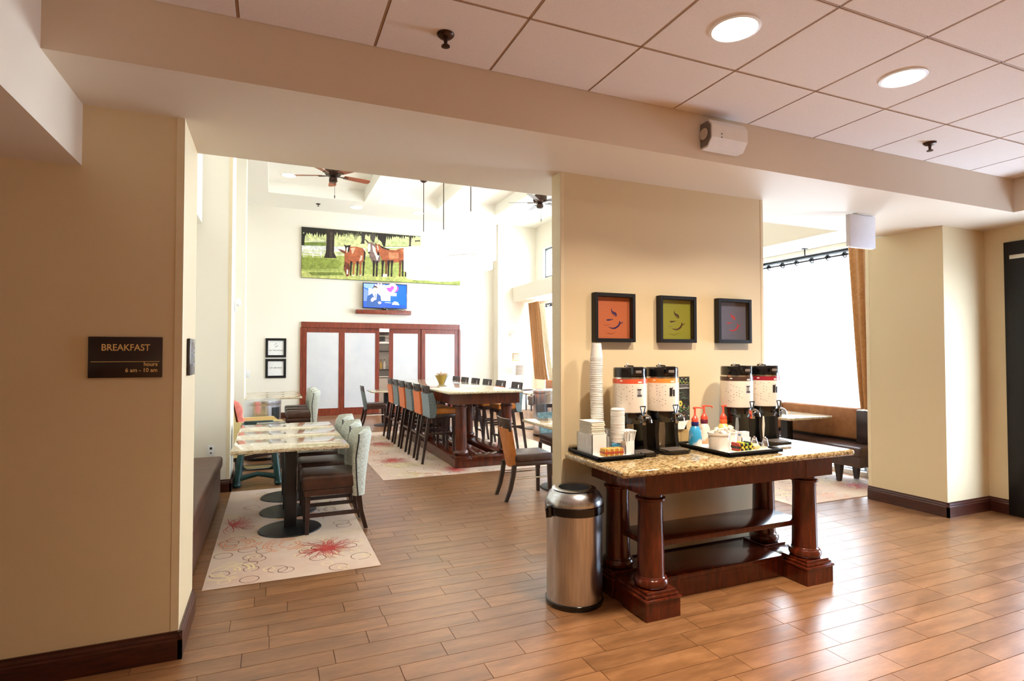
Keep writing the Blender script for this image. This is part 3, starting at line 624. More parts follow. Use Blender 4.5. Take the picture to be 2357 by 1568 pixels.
ch_b=side_chair('dining_chair','blue-grey backed dining chair with brown seat in front of the sliding doors',BLFAB)
PATT=mat('patterned_blue_fabric',(120,152,158),.8,noise=(24,[(.42,(104,136,142)),(.6,(140,170,174))]),bump=(200,.2))
ch_p=side_chair('dining_chair','chair with pale-blue star patterned back, partly hidden by the middle wall',PATT)
index()
RZ=.007
tc.location=(.50,5.38,RZ); tc.rotation_euler=(0,0,PI)
for i in (1,2): dup(tc,(.50,5.38+.615*i,RZ),PI,'%s of three sage upholstered chairs with brown seats at the rug tables'%NT[i],'sage tufted chairs at the rug tables')
for i in range(3): dup(tc,(.5,11.3+.56*i,0),PI,'%s of three sage chairs at the far left tables'%NT[i],'sage tufted chairs at the far left tables')
ords=['nearest','second','third','fourth','fifth','farthest']
Yl=[8.03,8.56,9.13,9.66,10.19,10.68]
for i,y in enumerate(Yl):
    b,cn=((sb,'blue-grey'),(so,'orange'))[i%2]; lb='%s bar stool on the left side of the high table, %s back, caramel seat'%(ords[i].capitalize(),cn); gp='bar stools along the left of the high table'
    if i<2: b.location=(2.235,y,RZ); b['label']=lb; b['group']=gp
    else: dup(b,(2.235,y,RZ),0,lb,gp)
for i,(x,y) in enumerate(((3.50,8.35),(3.46,8.95),(3.42,9.5),(3.38,10.02),(3.33,10.5),(3.3,10.97))):
    b,cn=((sb,'blue-grey'),(so,'orange'))[i%2]
    dup(b,(x-.06,y,RZ),PI,'%s bar stool on the right side of the high table, %s back, dark top rail'%(ords[i].capitalize(),cn),'bar stools along the right of the high table')
ch_o.location=(2.595,5.70,0); ch_o.rotation_euler=(0,0,-.06)
ch_b.location=(2.09,12.65,0); ch_b.rotation_euler=(0,0,0)
ch_p.location=(3.52,6.72,0); ch_p.rotation_euler=(0,0,-PI/2-.05)
# white star lines on the patterned back
P=[]
for i in range(3):
    for j in range(3):
        cx=-.12+i*.12; cy=.45+j*.12
        for k in range(8):
            a=k*PI/4; P.append((stroke([(cx,cy),(cx+.055*math.cos(a),cy+.055*math.sin(a))],[.004,.004]),(206,222,222),1+k*.3))
o=printm('star_pattern',ch_p,P,PRINT,(-.205,0,0),(0,1,0),(-.17,0,.985),(1,0,0),.0006); o.location=(.036,0,.02)
# benches
def bench(label,x0,x1,y0,y1,face,backs,mat_s,mat_b,z=.46,st=.12):
    t=root('banquette_bench',label,'bench',((x0+x1)/2,(y0+y1)/2,0)); a,b=(x1-x0)/2,(y1-y0)/2
    MB().box(-a,a,-b,b,z-.12,z,bev=.03,seg=4).build('seat_cushion',mat_s,t); MB().box(-a+.02,a-.02,-b+.02,b-.02,.22 if face<0 else .03,z-.115,bev=.006).build('seat_base',mat_s,t)
    if face<0:
        n=int((y1-y0)/1.0)+1
        for i in range(n): 
            for xx in (-a+.1,a-.12): MB().bar([(xx,-b+.35+i*(2*b-.7)/(n-1),0),(xx,-b+.35+i*(2*b-.7)/(n-1),.225)],[.04,.07],[.04,.09]).build('leg',ESP,t)
        w_=(2*b-.03-st)/backs
        if st>.2: MB().box(a-.22,a+.003,-b,-b+st-.02,z+.005,.87,bev=.02).build('end_panel',ESP,t)
        for i in range(backs): MB().box(a-.16,a-.03,-b+st+i*w_*.985,-b+st+(i+1)*w_*.985-.012,z+.03,.885,bev=.035,seg=4).build('back_cushion',mat_b,t)
        MB().box(a-.07,a+.005,-b+.02,b,z-.1,.86,bev=.01).build('back_frame',ESP,t)
    return t
bench('brown vinyl bench against the left wall behind the breakfast sign',-1.13,-.47,4.0,6.78,1,0,BENCHL,BENCHL,.475)
bench('window bench with tan back cushions at right behind the middle wall',6.3,6.83,4.5,8.3,-1,3,BRLEA,BENCHBK,st=.3)
bench('window bench with tan cushions at far right of the hall',6.2,6.83,8.9,13.6,-1,4,BRLEA,BENCHBK)
# armchair
t=root('armchair','pale yellow armchair with pink tufted back behind the teal high chair','armchair',(-.17,8.6,0),.2)
def fnb(u,v,k):
    y=(u-.5)*.5; z=.46+v*.46; e=min(1,(1-abs(u*2-1))*6+.2)**.5
    d=.03*abs(math.cos(u*PI*3))*abs(math.cos(v*PI*2.5))
    return (-.22-.10*v+((.05*e+d) if k else -.02),y,z)
MB().shell(fnb,18,12).build('back_cushion',PINK,t,60)
MB().prism([(-.34,.3),(-.26,.3),(-.36,.93),(-.43,.93)],'y',-.3,.3).build('back_shell',YEL,t)
MB().box(-.26,.28,-.24,.24,.34,.47,bev=.03,seg=3).build('seat_cushion',YEL,t)
for s in (-1,1):
    MB().prism([(-.34,.2),(.3,.28),(.32,.6),(.26,.66),(-.36,.66)],'y',s*.27-.035,s*.27+.035).build('arm_panel',YEL,t)
    MB().prism([(-.34,.15),(.3,.22),(.3,.29),(-.34,.21)],'y',s*.27-.025,s*.27+.025).build('side_rail',ESP,t)
    for x,z in ((-.3,.17),(.26,.22)): MB().bar([(x,s*.27,0),(x,s*.27,z)],[.035,.05],[.035,.045]).build('leg',ESP,t)
# high chair
t=root('child_high_chair','dark teal plastic child high chair behind the granite tables','high chair',(-.14,7.52,0))
for s in (-1,1):
    MB().tube([(s*.225,-.17,.035),(s*.2,-.15,.25),(s*.16,-.05,.62)],[.042,.036,.03],12).build('leg',TEAL,t); MB().tube([(s*.225,.2,.035),(s*.2,.18,.25),(s*.16,.05,.62)],[.042,.036,.03],12).build('leg',TEAL,t)
    MB().lathe([(.0,0),(.035,.004),(.052,.03),(.035,.062),(0.001,.07)],16,(s*.225,-.17,0)).build('foot',TEAL,t); MB().lathe([(.0,0),(.035,.004),(.052,.03),(.035,.062),(0.001,.07)],16,(s*.225,.2,0)).build('foot',TEAL,t)
    MB().tube([(s*.215,-.15,.13),(s*.2,.0,.16),(s*.215,.18,.13)],.022,10).build('stretcher',TEAL,t)
MB().tube([(-.21,-.16,.1),(0,-.17,.145),(.21,-.16,.1)],[.034,.028,.034],12).build('front_bar',TEAL,t); MB().tube([(-.19,-.12,.38),(0,-.12,.40),(.19,-.12,.38)],.02,10).build('front_bar',TEAL,t)
MB().box(-.19,.19,-.14,.16,.18,.2,bev=.01).build('footrest',BLKP,t)
MB().box(-.16,.16,-.1,.14,.48,.52,bev=.015).build('seat',TEAL,t); MB().box(-.17,.17,.1,.15,.5,.74,bev=.02).build('seat_back',TEAL,t)
for s in (-1,1): MB().box(s*.17-.02,s*.17+.02,-.1,.14,.5,.72,bev=.018,seg=3).build('side_panel',TEAL,t)
MB().box(-.02,.3,-.22,-.0,.715,.735,bev=.008).build('tray',BLKP,t)
# rugs
def rug(label,x0,x1,y0,y1,seed,bursts,cols=None):
    R=random.Random(seed); m=mat('rug_wool_%d'%seed,(204,172,150),.95,bump=(260,.35),noise=(1.1,[(.3,(204,166,142)),(.5,(216,188,166)),(.7,(224,202,168))],6),sheen=.2)
    t=root('patterned_rug',label,'rug',((x0+x1)/2,(y0+y1)/2,0)); a,b=(x1-x0)/2,(y1-y0)/2
    MB().box(-a,a,-b,b,.0003,.0055,bev=.001,seg=1).build('rug_body',m,t)
    P=[]
    def ok(pts): return all(-a+.01<x<a-.01 and -b+.01<y<b-.01 for x,y in pts)
    def ring(cx,cy,r,w_,c,ly,a0=0,a1=6.1):
        pts=[(cx+r*math.cos(a0+(a1-a0)*i/22),cy+r*math.sin(a0+(a1-a0)*i/22)) for i in range(23)]
        if not ok(pts): return
        q=stroke(pts,w_); n_=len(q)//2
        for h_ in (0,1):
            i0,i1=(0,n_//2) if h_==0 else (n_//2,n_-1)
            P.append((q[i0:i1+1]+q[n_*2-1-i1:n_*2-i0],c,1+len(P)*.01))
    area_=a*b*4
    for i in range(int(area_*18)): ring(R.uniform(-a,a),R.uniform(-b,b),R.uniform(.05,.075),.006,(112,72,52),1+i%3*.3,R.uniform(0,6),R.uniform(4,6.2)+6)
    for i in range(int(area_*14)): ring(R.uniform(-a,a),R.uniform(-b,b),R.uniform(.03,.045),.012,(226,200,158),1.1,0,6.28)
    for i in range(int(area_*2.6)):
        cx,cy=R.uniform(-a,a),R.uniform(-b,b); k=R.choice([(228,206,156),(222,158,124)])
        for rr in (.05,.08,.11,.14,.17):
            for q in range(7): 
                s=R.uniform(0,6.28); ring(cx,cy,rr,.016,k,1.5,s,s+R.uniform(.4,.9))
    for cx,cy,rad in bursts:
        cx-=(x0+x1)/2; cy-=(y0+y1)/2
        for k in range(90):
            an=R.uniform(0,2*PI); rr=rad*R.uniform(.5,1.25); cv=R.uniform(-.5,.5); pts=[]
            for j in range(6):
                q=j/5; pts.append((cx+rr*q*math.cos(an+cv*q*q),cy+rr*q*math.sin(an+cv*q*q)))
            s=stroke(pts,[.005,.006,.005,.005,.004,.003])
            if ok(s): P.append((s,R.choice([(188,60,56),(204,92,80),(176,50,50)]),1+len(P)*.01))
    printm('woven_pattern',t,P,PRINT,(0,0,.0056),(1,0,0),(0,1,0),(0,0,1),.00012)['kind']='stuff'
    0 and printm('woven_pattern',t,P,PRINT,(0,0,.0056),(1,0,0),(0,1,0),(0,0,1),.00012)
    return t
rug('cream and tan patterned rug under the three left granite tables',-.41,.752,4.245,7.14,11,[(.42,4.78,.24),(-.33,5.75,.22),(.3,6.8,.2)])
rug('large pale patterned rug under the long high table',1.275,4.35,7.06,11.45,12,[(1.75,9.9,.25),(1.62,8.3,.25),(2.3,7.35,.22),(3.9,7.6,.22),(3.6,9,.22),(1.6,10.8,.2)])
rug('patterned rug before the window bench at right',4.93,6.75,4.225,7.6,13,[(6.35,4.62,.22),(5.3,5.9,.2)])
# ================= HALL FIXTURES =================
def pendant(x,y,z0,z1,label,zt):
    t=root('drum_pendant_lamp',label,'pendant lamp',(x,y,0),group='white drum pendants over the high table'); R=.43
    MB().lathe([(R,z0+.16),(R,z1),(R-.004,z1),(R-.004,z0+.16)],48,cap=False).lathe([(.002,z1-.012),(R-.003,z1-.012),(R-.003,z1-.006),(.002,z1-.006)],48,cap=False).build('outer_shade',SHADE,t)
    MB().lathe([(R*.86,z0),(R*.86,z0+.26),(R*.85,z0+.26),(R*.85,z0+.006),(.002,z0+.006),(.002,z0)],48,cap=False).build('inner_shade',SHADE,t)
    MB().lathe([(R+.002,z0+.16),(R+.002,z0+.175),(R-.006,z0+.175),(R-.006,z0+.16)],48,cap=False).build('shade_band',WHT,t)
    MB().tube([(0,0,z1-.006),(0,0,zt-.03)],.009,8).build('rod',BRONZE,t); MB().lathe([(.075,zt),(.07,zt-.02),(.03,zt-.045),(.01,zt-.05)],20).build('canopy',BRONZE,t)
pendant(3.08,9.05,3.0,3.86,'largest white drum pendant lamp, nearest of three over the high table',ZC+.27)
pendant(3.08,10.7,3.02,3.90,'middle white drum pendant lamp of three over the high table',ZC+.27)
pendant(3.08,12.3,3.24,3.88,'farthest white drum pendant lamp, hanging before the horse mural',ZC+.27)
def fan(x,y,z,label,a0,bm_):
    t=root('ceiling_fan',label,'ceiling fan',(x,y,z),a0,group='five-blade ceiling fans')
    MB().lathe([(.05,-.13),(.075,-.11),(.07,-.05),(.05,-.03),(.12,-.01),(.15,.03),(.15,.13),(.1,.17),(.03,.18)],28).build('motor_housing',BRONZE,t)
    MB().tube([(0,0,.17),(0,0,ZC+.27-z-.04)],.014,8).lathe([(.07,ZC+.268-z),(.06,ZC+.23-z),(.02,ZC+.2-z)],16).build('down_rod',BRONZE,t)
    MB().tube([(.03,.0,-.12),(.03,0,-.36)],.003,6).tube([(.03,0,-.36),(.03,0,-.41)],.009,8).build('pull_chain',BRONZE,t)
    for k in range(5):
        a=k*2*PI/5
        b=MB().prism([(.2,-.055),(.62,-.075),(.69,-.06),(.70,0),(.69,.06),(.62,.075),(.2,.055)],'z',-.004,.004); bmesh.ops.rotate(b.bm,verts=b.bm.verts[:],matrix=Matrix.Rotation(-.2,3,'X'))
        o=b.build('blade',bm_,t); o.rotation_euler=(0,0,a)
        o=MB().prism([(.1,-.014),(.2,-.03),(.27,-.035),(.27,.035),(.2,.03),(.1,.014)],'z',-.014,-.006).build('blade_bracket',BRONZE,t); o.rotation_euler=(0,0,a)
fan(1.0,10.7,4.81,'brown wooden five-blade ceiling fan at left, nearer the camera',math.radians(14),REDBR)
fan(5.3,10.95,4.83,'pale-bladed ceiling fan partly hidden by the middle wall',math.radians(10),mat('pale_fan_blade',(140,132,128),.5,noise=(6,[(.3,(132,124,120)),(.7,(150,142,138))])))
# mural
t=root('horse_mural','wide canvas photo of three horses grazing under trees on back wall','picture',(2.70,YB,4.08))
MB().box(-2.05,2.05,-.045,-.001,-.63,.63,bev=.004,seg=1).build('canvas_frame',mat('canvas_edge',(70,66,44),.8,noise=(9,[(.3,(60,56,36)),(.7,(80,76,52))])),t)
def mp(pts):
    o=[]
    for x,y in pts:
        u=(x-83)/2150; yt=128+207*u; yb=825+93*u; v=(yb-y)/(yb-yt); d=1+.18*u  # mild perspective in u
        u=u*(1.09-.09*u); o.append((-2.045+4.09*min(max(u,0),1),-.625+1.25*min(max(v,0),1)))
    return o
R=random.Random(5); P=[(rect(-2.045,-.625,2.045,.625),(206,212,150))]
def A(pts,c): P.append((mp(pts),c))
A([(83,520),(600,530),(1200,500),(2232,560),(2232,918),(80,825)],(166,176,92))
A([(83,545),(500,575),(560,640),(500,700),(83,720)],(140,152,66)); A([(83,740),(500,745),(900,775),(1500,800),(1500,870),(80,825)],(188,192,112)); A([(160,755),(560,750),(580,790),(200,800)],(116,128,54))
A([(83,345),(360,330),(360,395),(83,385)],(116,132,60)); A([(83,385),(600,400),(850,420),(850,470),(500,470),(83,430)],(228,230,222)); A([(1100,395),(1700,400),(1700,440),(1120,430)],(150,168,92)); A([(1110,405),(1450,410),(1450,425),(1110,422)],(232,232,226))
A([(1540,240),(1700,262),(1700,292),(1560,275)],(84,130,178)); A([(1612,250),(1636,252),(1636,440),(1614,440)],(226,222,212)); A([(1200,330),(1420,345),(1420,380),(1200,370)],(180,196,130))
# fences
for i in range(5):
    A([(83,392+i*19),(330,430+i*19),(330,436+i*19),(83,399+i*19)],(238,238,232))
for i in range(8): A([(90+i*34,392+i*5),(98+i*34,393+i*5),(98+i*34,470+i*6),(90+i*34,470+i*6)],(238,238,232))
for y in (470,508): A([(100,y),(310,y+15),(310,y+24),(100,y+8)],(236,236,230))
for x in (104,206,304): A([(x,470),(x+9,470),(x+9,550),(x,550)],(236,236,230))
A([(310,480),(590,510),(590,518),(310,490)],(228,228,220)); A([(850,520),(900,528),(900,536),(850,528)],(226,226,218))
for i in range(3): A([(130,300+i*14),(360,312+i*14),(360,316+i*14),(130,304+i*14)],(224,224,214))
# foliage: ragged hanging moss
def drape(x0,x1,ybase,amp,c,n):
    top=[(x0+(x1-x0)*i/8,128+207*((x0+(x1-x0)*i/8)-83)/2150) for i in range(9)]
    bot=[(x1-(x1-x0)*i/n,ybase+(R.uniform(.35,1) if i%2 else R.uniform(0,.3))*amp+60*((x1-(x1-x0)*i/n)-83)/2150) for i in range(n+1)]
    P.append((mp(top+bot),c))
drape(83,345,190,90,(38,34,26),18); drape(330,560,185,90,(44,38,28),14); drape(520,760,185,110,(50,46,34),26); drape(760,900,190,90,(60,54,44),14); drape(880,1180,200,110,(42,38,30),24); drape(1150,1540,215,70,(48,46,36),26)
A([(83,128),(130,130),(110,380),(83,380)],(34,30,24))
for a_ in range(46): 
    x=R.uniform(90,1500); y=170+R.uniform(0,70)+60*(x-83)/2150; s=R.uniform(6,18); A([(x,y),(x+s,y-s*.5),(x+s*1.4,y+s*.4),(x+s*.4,y+s)],R.choice([(206,212,170),(92,96,60),(60,58,40),(120,130,84)]))
A([(352,165),(478,175),(462,250),(458,480),(492,558),(340,555),(362,470),(368,250)],(52,42,34)); A([(410,200),(440,200),(436,540),(405,540)],(74,62,50))
A([(795,200),(850,205),(835,340),(842,362),(782,362),(800,330)],(66,58,54)); A([(1005,215),(1130,225),(1118,330),(1110,402),(1085,402),(1060,340),(1010,290)],(46,38,32)); A([(1445,270),(1482,270),(1470,385),(1478,404),(1434,404),(1448,380)],(62,52,46))
A([(830,290),(850,300),(905,350),(880,360)],(60,50,44)); A([(900,220),(990,225),(960,350),(930,330)],(80,72,66))
A([(1525,322),(1560,326),(1602,322),(1606,345),(1596,345),(1590,338),(1548,342),(1540,352),(1532,340)],(66,54,44))
# horses
br,db,bk,lt,wh=(170,92,56),(120,60,36),(44,28,24),(204,132,92),(236,224,214)
A([(586,470),(600,430),(660,400),(740,400),(810,420),(845,460),(846,540),(820,600),(770,640),(700,625),(665,610),(640,660),(600,660),(586,600)],br)
A([(500,430),(560,445),(600,470),(592,498),(550,478)],(110,62,40)); A([(660,420),(720,410),(700,480),(680,500)],(226,170,140)); A([(790,520),(815,520),(805,580),(770,600)],(228,186,160))
A([(590,400),(572,365),(606,385),(640,380),(668,375),(655,400),(640,470),(610,480),(600,440)],bk); A([(612,410),(632,408),(622,478),(606,484)],wh)
A([(590,600),(650,640),(655,700),(640,800),(612,812),(598,760),(578,700),(580,655)],db); A([(612,712),(630,712),(632,775),(612,780)],wh); A([(584,650),(602,662),(590,680)],bk)
for x,c in ((655,bk),(690,br),(735,bk),(775,br),(815,bk)): A([(x,600),(x+30,600),(x+20,700),(x+16,795),(x-2,797),(x+2,700)],c)
for x in (690,780): A([(x-2,785),(x+18,785),(x+18,802),(x-4,802)],wh)
A([(830,450),(852,480),(846,560),(826,640),(828,560)],bk)
A([(880,345),(870,310),(892,340),(940,345),(970,365),(1040,500),(1050,600),(1000,640),(930,600),(902,540),(905,500),(886,492),(872,440)],(128,104,96)); A([(882,362),(912,360),(915,440),(900,480),(882,470),(874,420)],wh); A([(884,470),(912,475),(905,500),(890,496)],(50,34,34)); A([(935,380),(985,420),(1030,520),(1000,610),(985,540),(950,470)],(226,214,204))
for x in (945,985): A([(x,590),(x+34,590),(x+26,700),(x+22,806),(x,806),(x+2,700)],bk)
A([(975,350),(1010,375),(1030,365),(1050,395),(1120,440),(1250,452),(1340,425),(1400,432),(1450,480),(1455,600),(1440,690),(1400,620),(1350,590),(1300,612),(1200,622),(1120,610),(1070,600),(1040,500),(1028,520),(1010,520),(985,470),(980,410)],br)
A([(1330,440),(1400,440),(1440,500),(1380,520)],lt); A([(1150,480),(1290,490),(1300,560),(1170,570)],lt); A([(998,385),(1014,388),(1022,450),(1010,450)],wh); A([(975,348),(992,372),(978,380)],bk); A([(1004,470),(1030,480),(1028,522),(1006,518)],bk); A([(1030,372),(1070,400),(1170,440),(1160,452),(1060,420)],bk)
for x,c in ((1060,bk),(1110,db),(1140,bk),(1185,bk),(1300,db),(1340,bk),(1385,bk)): A([(x,585),(x+42,585),(x+26,690),(x+24,806),(x+2,806),(x+6,690)],c)
A([(1440,600),(1500,640),(1520,800),(1490,800),(1440,690)],bk)
for x in (1085,1110): A([(x-4,770),(x+26,775),(x+28,812),(x-6,808)],wh)
A([(2005,690),(2232,680),(2232,725),(2010,715)],(120,150,100))
for a_ in range(170):
    x=R.uniform(90,2220); y=R.uniform(600,850); s=R.uniform(8,26); A([(x,y),(x+s*.5,y-s*.25),(x+s,y)],R.choice([(140,150,76),(198,202,124),(132,146,64),(208,210,138)]))
printm('canvas_print',t,P,CANV,(0,-.0452,0),(1,0,0),(0,0,1),(0,-1,0),.00004)
# TV on shelf
t=root('wall_shelf','brown wooden floating shelf below the television','shelf',(2.66,YB,2.64)); MB().box(-.70,.70,-.2,-.001,-.055,.05,bev=.004).build('board',DOORW,t)
t=root('television','flat television showing a presenter in a blue suit above the shelf','television',(2.69,YB-.12,3.06))
MB().box(-.57,.57,-.03,.02,-.325,.325,bev=.006).build('casing',BLKP,t); MB().box(-.06,.06,-.04,.1,-.365,-.30,bev=.004).build('stand',BLKP,t); MB().box(-.2,.2,.02,.118,-.2,.2,bev=.01).build('rear_housing',BLKM,t)
def tp(pts): return [((x-1205)/293*.55,(1072-y)/165*.305) for x,y in pts]
Pt=[(rect(-.55,-.305,.55,.305),(0,86,232))]
def B(p,c): Pt.append((tp(p),c))
B([(914,908),(1060,908),(1010,1000),(978,980),(914,960)],(120,150,244)); B([(914,970),(975,1000),(975,1228),(914,1228)],(96,122,236)); B([(914,1150),(1200,1160),(1490,1200),(1490,1235),(914,1235)],(20,70,190))
B([(978,975),(1275,975),(1275,1140),(978,1140)],(236,242,255)); B([(1110,920),(1250,920),(1340,990),(1275,1040),(1150,1040),(1070,960)],(206,226,246))
for i,c in enumerate([(240,196,90),(240,140,90),(214,90,120),(150,110,200),(96,140,230),(110,190,160)]):
    a=math.radians(150-i*24); cx,cy=1130,1000; B([(cx,cy),(cx+95*math.cos(a+.16),cy-95*math.sin(a+.16)),(cx+112*math.cos(a),cy-112*math.sin(a)),(cx+95*math.cos(a-.16),cy-95*math.sin(a-.16))],tuple(int(v*.5+127) for v in c))
Pt.append((circ(*tp([(1305,960)])[0],.155,.11,20),(206,66,178))); Pt.append((circ(*tp([(1240,935)])[0],.035,.035,14),(250,250,255)))
Pt.append((stroke([tp([p])[0] for p in [(1262,950),(1275,915),(1330,915),(1345,960),(1300,1020),(1255,1055)]],[.05,.06,.07,.07,.06,.05],4),(248,250,255))); B([(1225,1030),(1362,1025),(1358,1068),(1215,1062)],(248,250,255))
B([(948,1190),(965,1080),(1035,1035),(1095,1035),(1140,1070),(1155,1160),(1130,1228),(955,1228)],(24,72,134)); B([(1030,1040),(1062,1030),(1092,1042),(1082,1130),(1070,1130)],(236,240,250)); B([(1060,1042),(1070,1042),(1074,1110),(1064,1110)],(70,90,170))
Pt.append((circ(*tp([(1066,985)])[0],.056,.082,18),(214,170,160))); B([(1036,960),(1045,940),(1080,936),(1098,955),(1096,975),(1084,958),(1048,958),(1038,985)],(36,30,40)); B([(1012,1120),(1035,1095),(1062,1105),(1066,1130),(1030,1160),(1010,1150)],(226,190,186)); B([(1102,1160),(1130,1148),(1152,1158),(1150,1180),(1120,1190)],(226,190,186))
B([(1298,1190),(1306,1158),(1318,1160),(1328,1140),(1340,1150),(1352,1140),(1362,1158),(1378,1150),(1400,1192)],(214,232,250)); B([(1200,1158),(1285,1162),(1285,1170),(1200,1166)],(190,214,250))
printm('screen',t,Pt,SCREEN,(0,-.0302,0),(1,0,0),(0,0,1),(0,-1,0),.00008)
t=root('television_cable','tangle of thin cables lying on the shelf below the television','cable',(2.95,YB-.13,2.692)); MB().tube([(-.2,0,.008),(-.1,-.04,.012),(0,.02,.03),(.1,-.03,.01),(.2,.0,.03),(.28,-.02,.008)],.006,6).build('cable',BLKM,t)
# framed notices
for i,(z,lb) in enumerate(((1.71,'ON THE HOUSE'),(1.212,'6:30 AM DAILY'))):
    t=root('framed_notice','%s of two black framed white notices left of the sliding doors'%('upper','lower')[i],'picture',(.09,YB,z),group='framed notices on back wall')
    f=MB()
    for a in ((-.232,-.175,-.232,.232),(.175,.232,-.232,.232),(-.175,.175,.175,.232),(-.175,.175,-.232,-.175)): f.box(a[0],a[1],-.035,-.001,a[2],a[3],bev=.003,seg=1)
    f.build('frame',BLKM,t); MB().box(-.18,.18,-.012,-.002,-.18,.18).build('notice_card',PAPER,t)
    DK=mat('dark_ink',(60,54,54),.7,noise=(5,[(.3,(56,50,50)),(.7,(66,60,60))])); text('lettering',lb,.042,DK,t,(0,-.0125,-.075 if i==0 else .0),align='CENTER',sx=.95,spacing=1.12)
    if i==0:
        def q(x,y): return ((x-545)/430*.34,(490-y)/430*.34+.03)
        s=lambda pts,ws: stroke([q(*p) for p in pts],[w_*.0011 for w_ in ws],4)
        printm('cup_drawing',t,[(s([(530,380),(545,400),(555,420)],[4,14,4]),(90,90,96)),(s([(480,438),(500,440),(525,436)],[4,10,4]),(120,116,116)),(s([(590,450),(580,475),(545,497),(505,490)],[8,14,10,4]),(120,116,116))],PRINT,(0,-.0124,0),(1,0,0),(0,0,1),(0,-1,0))
# wall items at left
t=root('wall_outlet','white outlet plate on cream wall above the brown bench end','outlet',(-.62,7.199,.475)); MB().box(-.038,.038,-.006,0,-.06,.06,bev=.002).build('cover_plate',WHT,t); MB().box(-.012,.012,-.008,-.006,.012,.036).build('socket',BLKM,t); MB().box(-.008,.008,-.008,-.006,-.034,-.022).build('socket',BLKM,t)
t=root('wall_detector','round white wall detector on the left pier edge','detector',(-.4285,7.75,2.2)); MB().box(0,.018,-.05,.05,-.12,.0,bev=.004).build('back_plate',WHT,t); m0=MB().lathe([(.05,0),(.05,.03),(.035,.05),(.01,.055)],20); bmesh.ops.rotate(m0.bm,verts=m0.bm.verts[:],matrix=Matrix.Rotation(PI/2,3,'Y')); o=m0.build('dome',WHT,t); o.location=(.018,0,.0)
t=root('light_switch','pale switch plate on far left pier beside the notices','switch',(-.52,14.449,1.1)); MB().box(-.06,.06,-.01,0,-.09,.09,bev=.003).build('cover_plate',WHT,t); MB().box(-.02,.02,-.016,-.01,-.04,.04,bev=.002).build('rocker',WHT,t)
t=root('exit_light','small white emergency light box on the far right pilaster','emergency light',(6.25,14.549,2.07)); MB().box(-.1,.19,-.09,0,-.07,.06,bev=.008).build('housing',WHT,t); m0=MB().lathe([(.05,0),(.055,.05),(.03,.05)],14); bmesh.ops.rotate(m0.bm,verts=m0.bm.verts[:],matrix=Matrix.Rotation(-PI/2,3,'Y')); o=m0.build('lamp_head',WHT,t); o.location=(-.1,-.05,0)
t=root('small_plaque','small dark plaque with pale lines above the far table lamp','sign',(6.28,14.549,1.47)); MB().box(-.1,.1,-.012,0,-.11,.11,bev=.002).build('plate',mat('plaque_bronze',(112,92,58),.5,noise=(5,[(.3,(104,86,52)),(.7,(120,98,64))])),t)
for i in range(3): MB().box(-.075,.075,-.014,-.012,.045-i*.055,.07-i*.055).build('line',PAPER,t)
# side table + table lamp at far right
t=root('side_table','dark side table under the lit lamp in the far right corner','table',(6.32,14.2,0)); MB().box(-.25,.25,-.22,.22,.56,.6,bev=.006).build('tabletop',ESP,t)
for a in (-1,1):
    for b in (-1,1): MB().bar([(a*.2,b*.17,0),(a*.2,b*.17,.56)],[.035,.04],[.035,.04]).build('leg',ESP,t)
t=root('table_lamp','lit table lamp with pale drum shade beside the far caramel drape','lamp',(6.32,14.2,.602))
MB().lathe([(.09,0),(.085,.02),(.025,.03),(.02,.06),(.045,.14),(.02,.24),(.014,.36)],24).build('base',mat('lamp_base_glow',(236,214,176),.4,noise=(5,[(.3,(230,208,170)),(.7,(242,220,184))])),t)  # plain cream base colour without emission
MB().lathe([(.185,.38),(.175,.66),(.172,.66),(.182,.38)],32,cap=False).build('lamp_shade',mat('lamp_shade_linen',(226,214,204),.8,noise=(30,[(.35,(216,204,194)),(.65,(236,226,216))])),t); MB().tube([(0,0,.36),(0,0,.7)],.006,6).build('finial',BRONZE,t)
MB().lathe([(.001,.4),(.03,.42),(.035,.46),(.001,.5)],14).build('bulb',mat('lamp_bulb',(255,230,180),.5,emit=((255,214,150),25)),t)
l=bpy.data.lights.new('table_lamp_bulb','POINT'); l.energy=25; l.color=(1,.75,.45); l.shadow_soft_size=.05; o=bpy.data.objects.new('table_lamp_bulb',l); COL.objects.link(o); o.location=(6.32,14.2,1.2)
# curtains
def curtain(name,label,cat,path0,path1,z0,z1,wave,amp,m,thick=.006,n=None,group=None):
    """path0: (x,ya,yb) at bottom, path1 at top"""
    t=root(name,label,cat,(0,0,0),group=group); n=n or int(wave*8)
    def fn(u,v,k):
        xa,ya,yb=path0; xb,yc,yd=path1; e=v**.8
        x=xa+(xb-xa)*e; y=(ya+(yb-ya)*u)*(1-e)+(yc+(yd-yc)*u)*e
        return (x+amp*math.sin(u*wave*2*PI)*(.75+.25*math.cos(v*3+u*9))+(thick if k else 0),y,z0+(z1-z0)*v)
    MB().shell(fn,n,10).build('curtain_panel',m,t,60); return t
def rod(label,x,ya,yb,z,n):
    t=root('curtain_rod',label,'curtain rod',(x,(ya+yb)/2,z),group='black curtain rods'); L_=(yb-ya)/2
    MB().tube([(0,-L_,0),(0,L_,0)],.02,10).tube([(.06,-L_+.1,-.05),(.06,L_-.1,-.05)],.012,8).build('rod',BLKM,t)
    for s in (-L_*.5,L_*.2,-L_+.1,L_-.1): MB().tube([(0,s,0),(0,s,.115)],.008,8).box(-.03,.03,s-.03,s+.03,.108,.118).build('bracket',BLKM,t)
    for i in range(n):
        y=-L_+.1+(2*L_-.2)*(i+.5)/n; MB().tube([(.04,y-.03,-.05),(.04,y+.03,-.05)],.02,10).tube([(.05+.035*math.cos(a),y,-.055+.035*math.sin(a)) for a in [k*PI/6 for k in range(13)]],.009,6).build('grommet',BLKM,t)
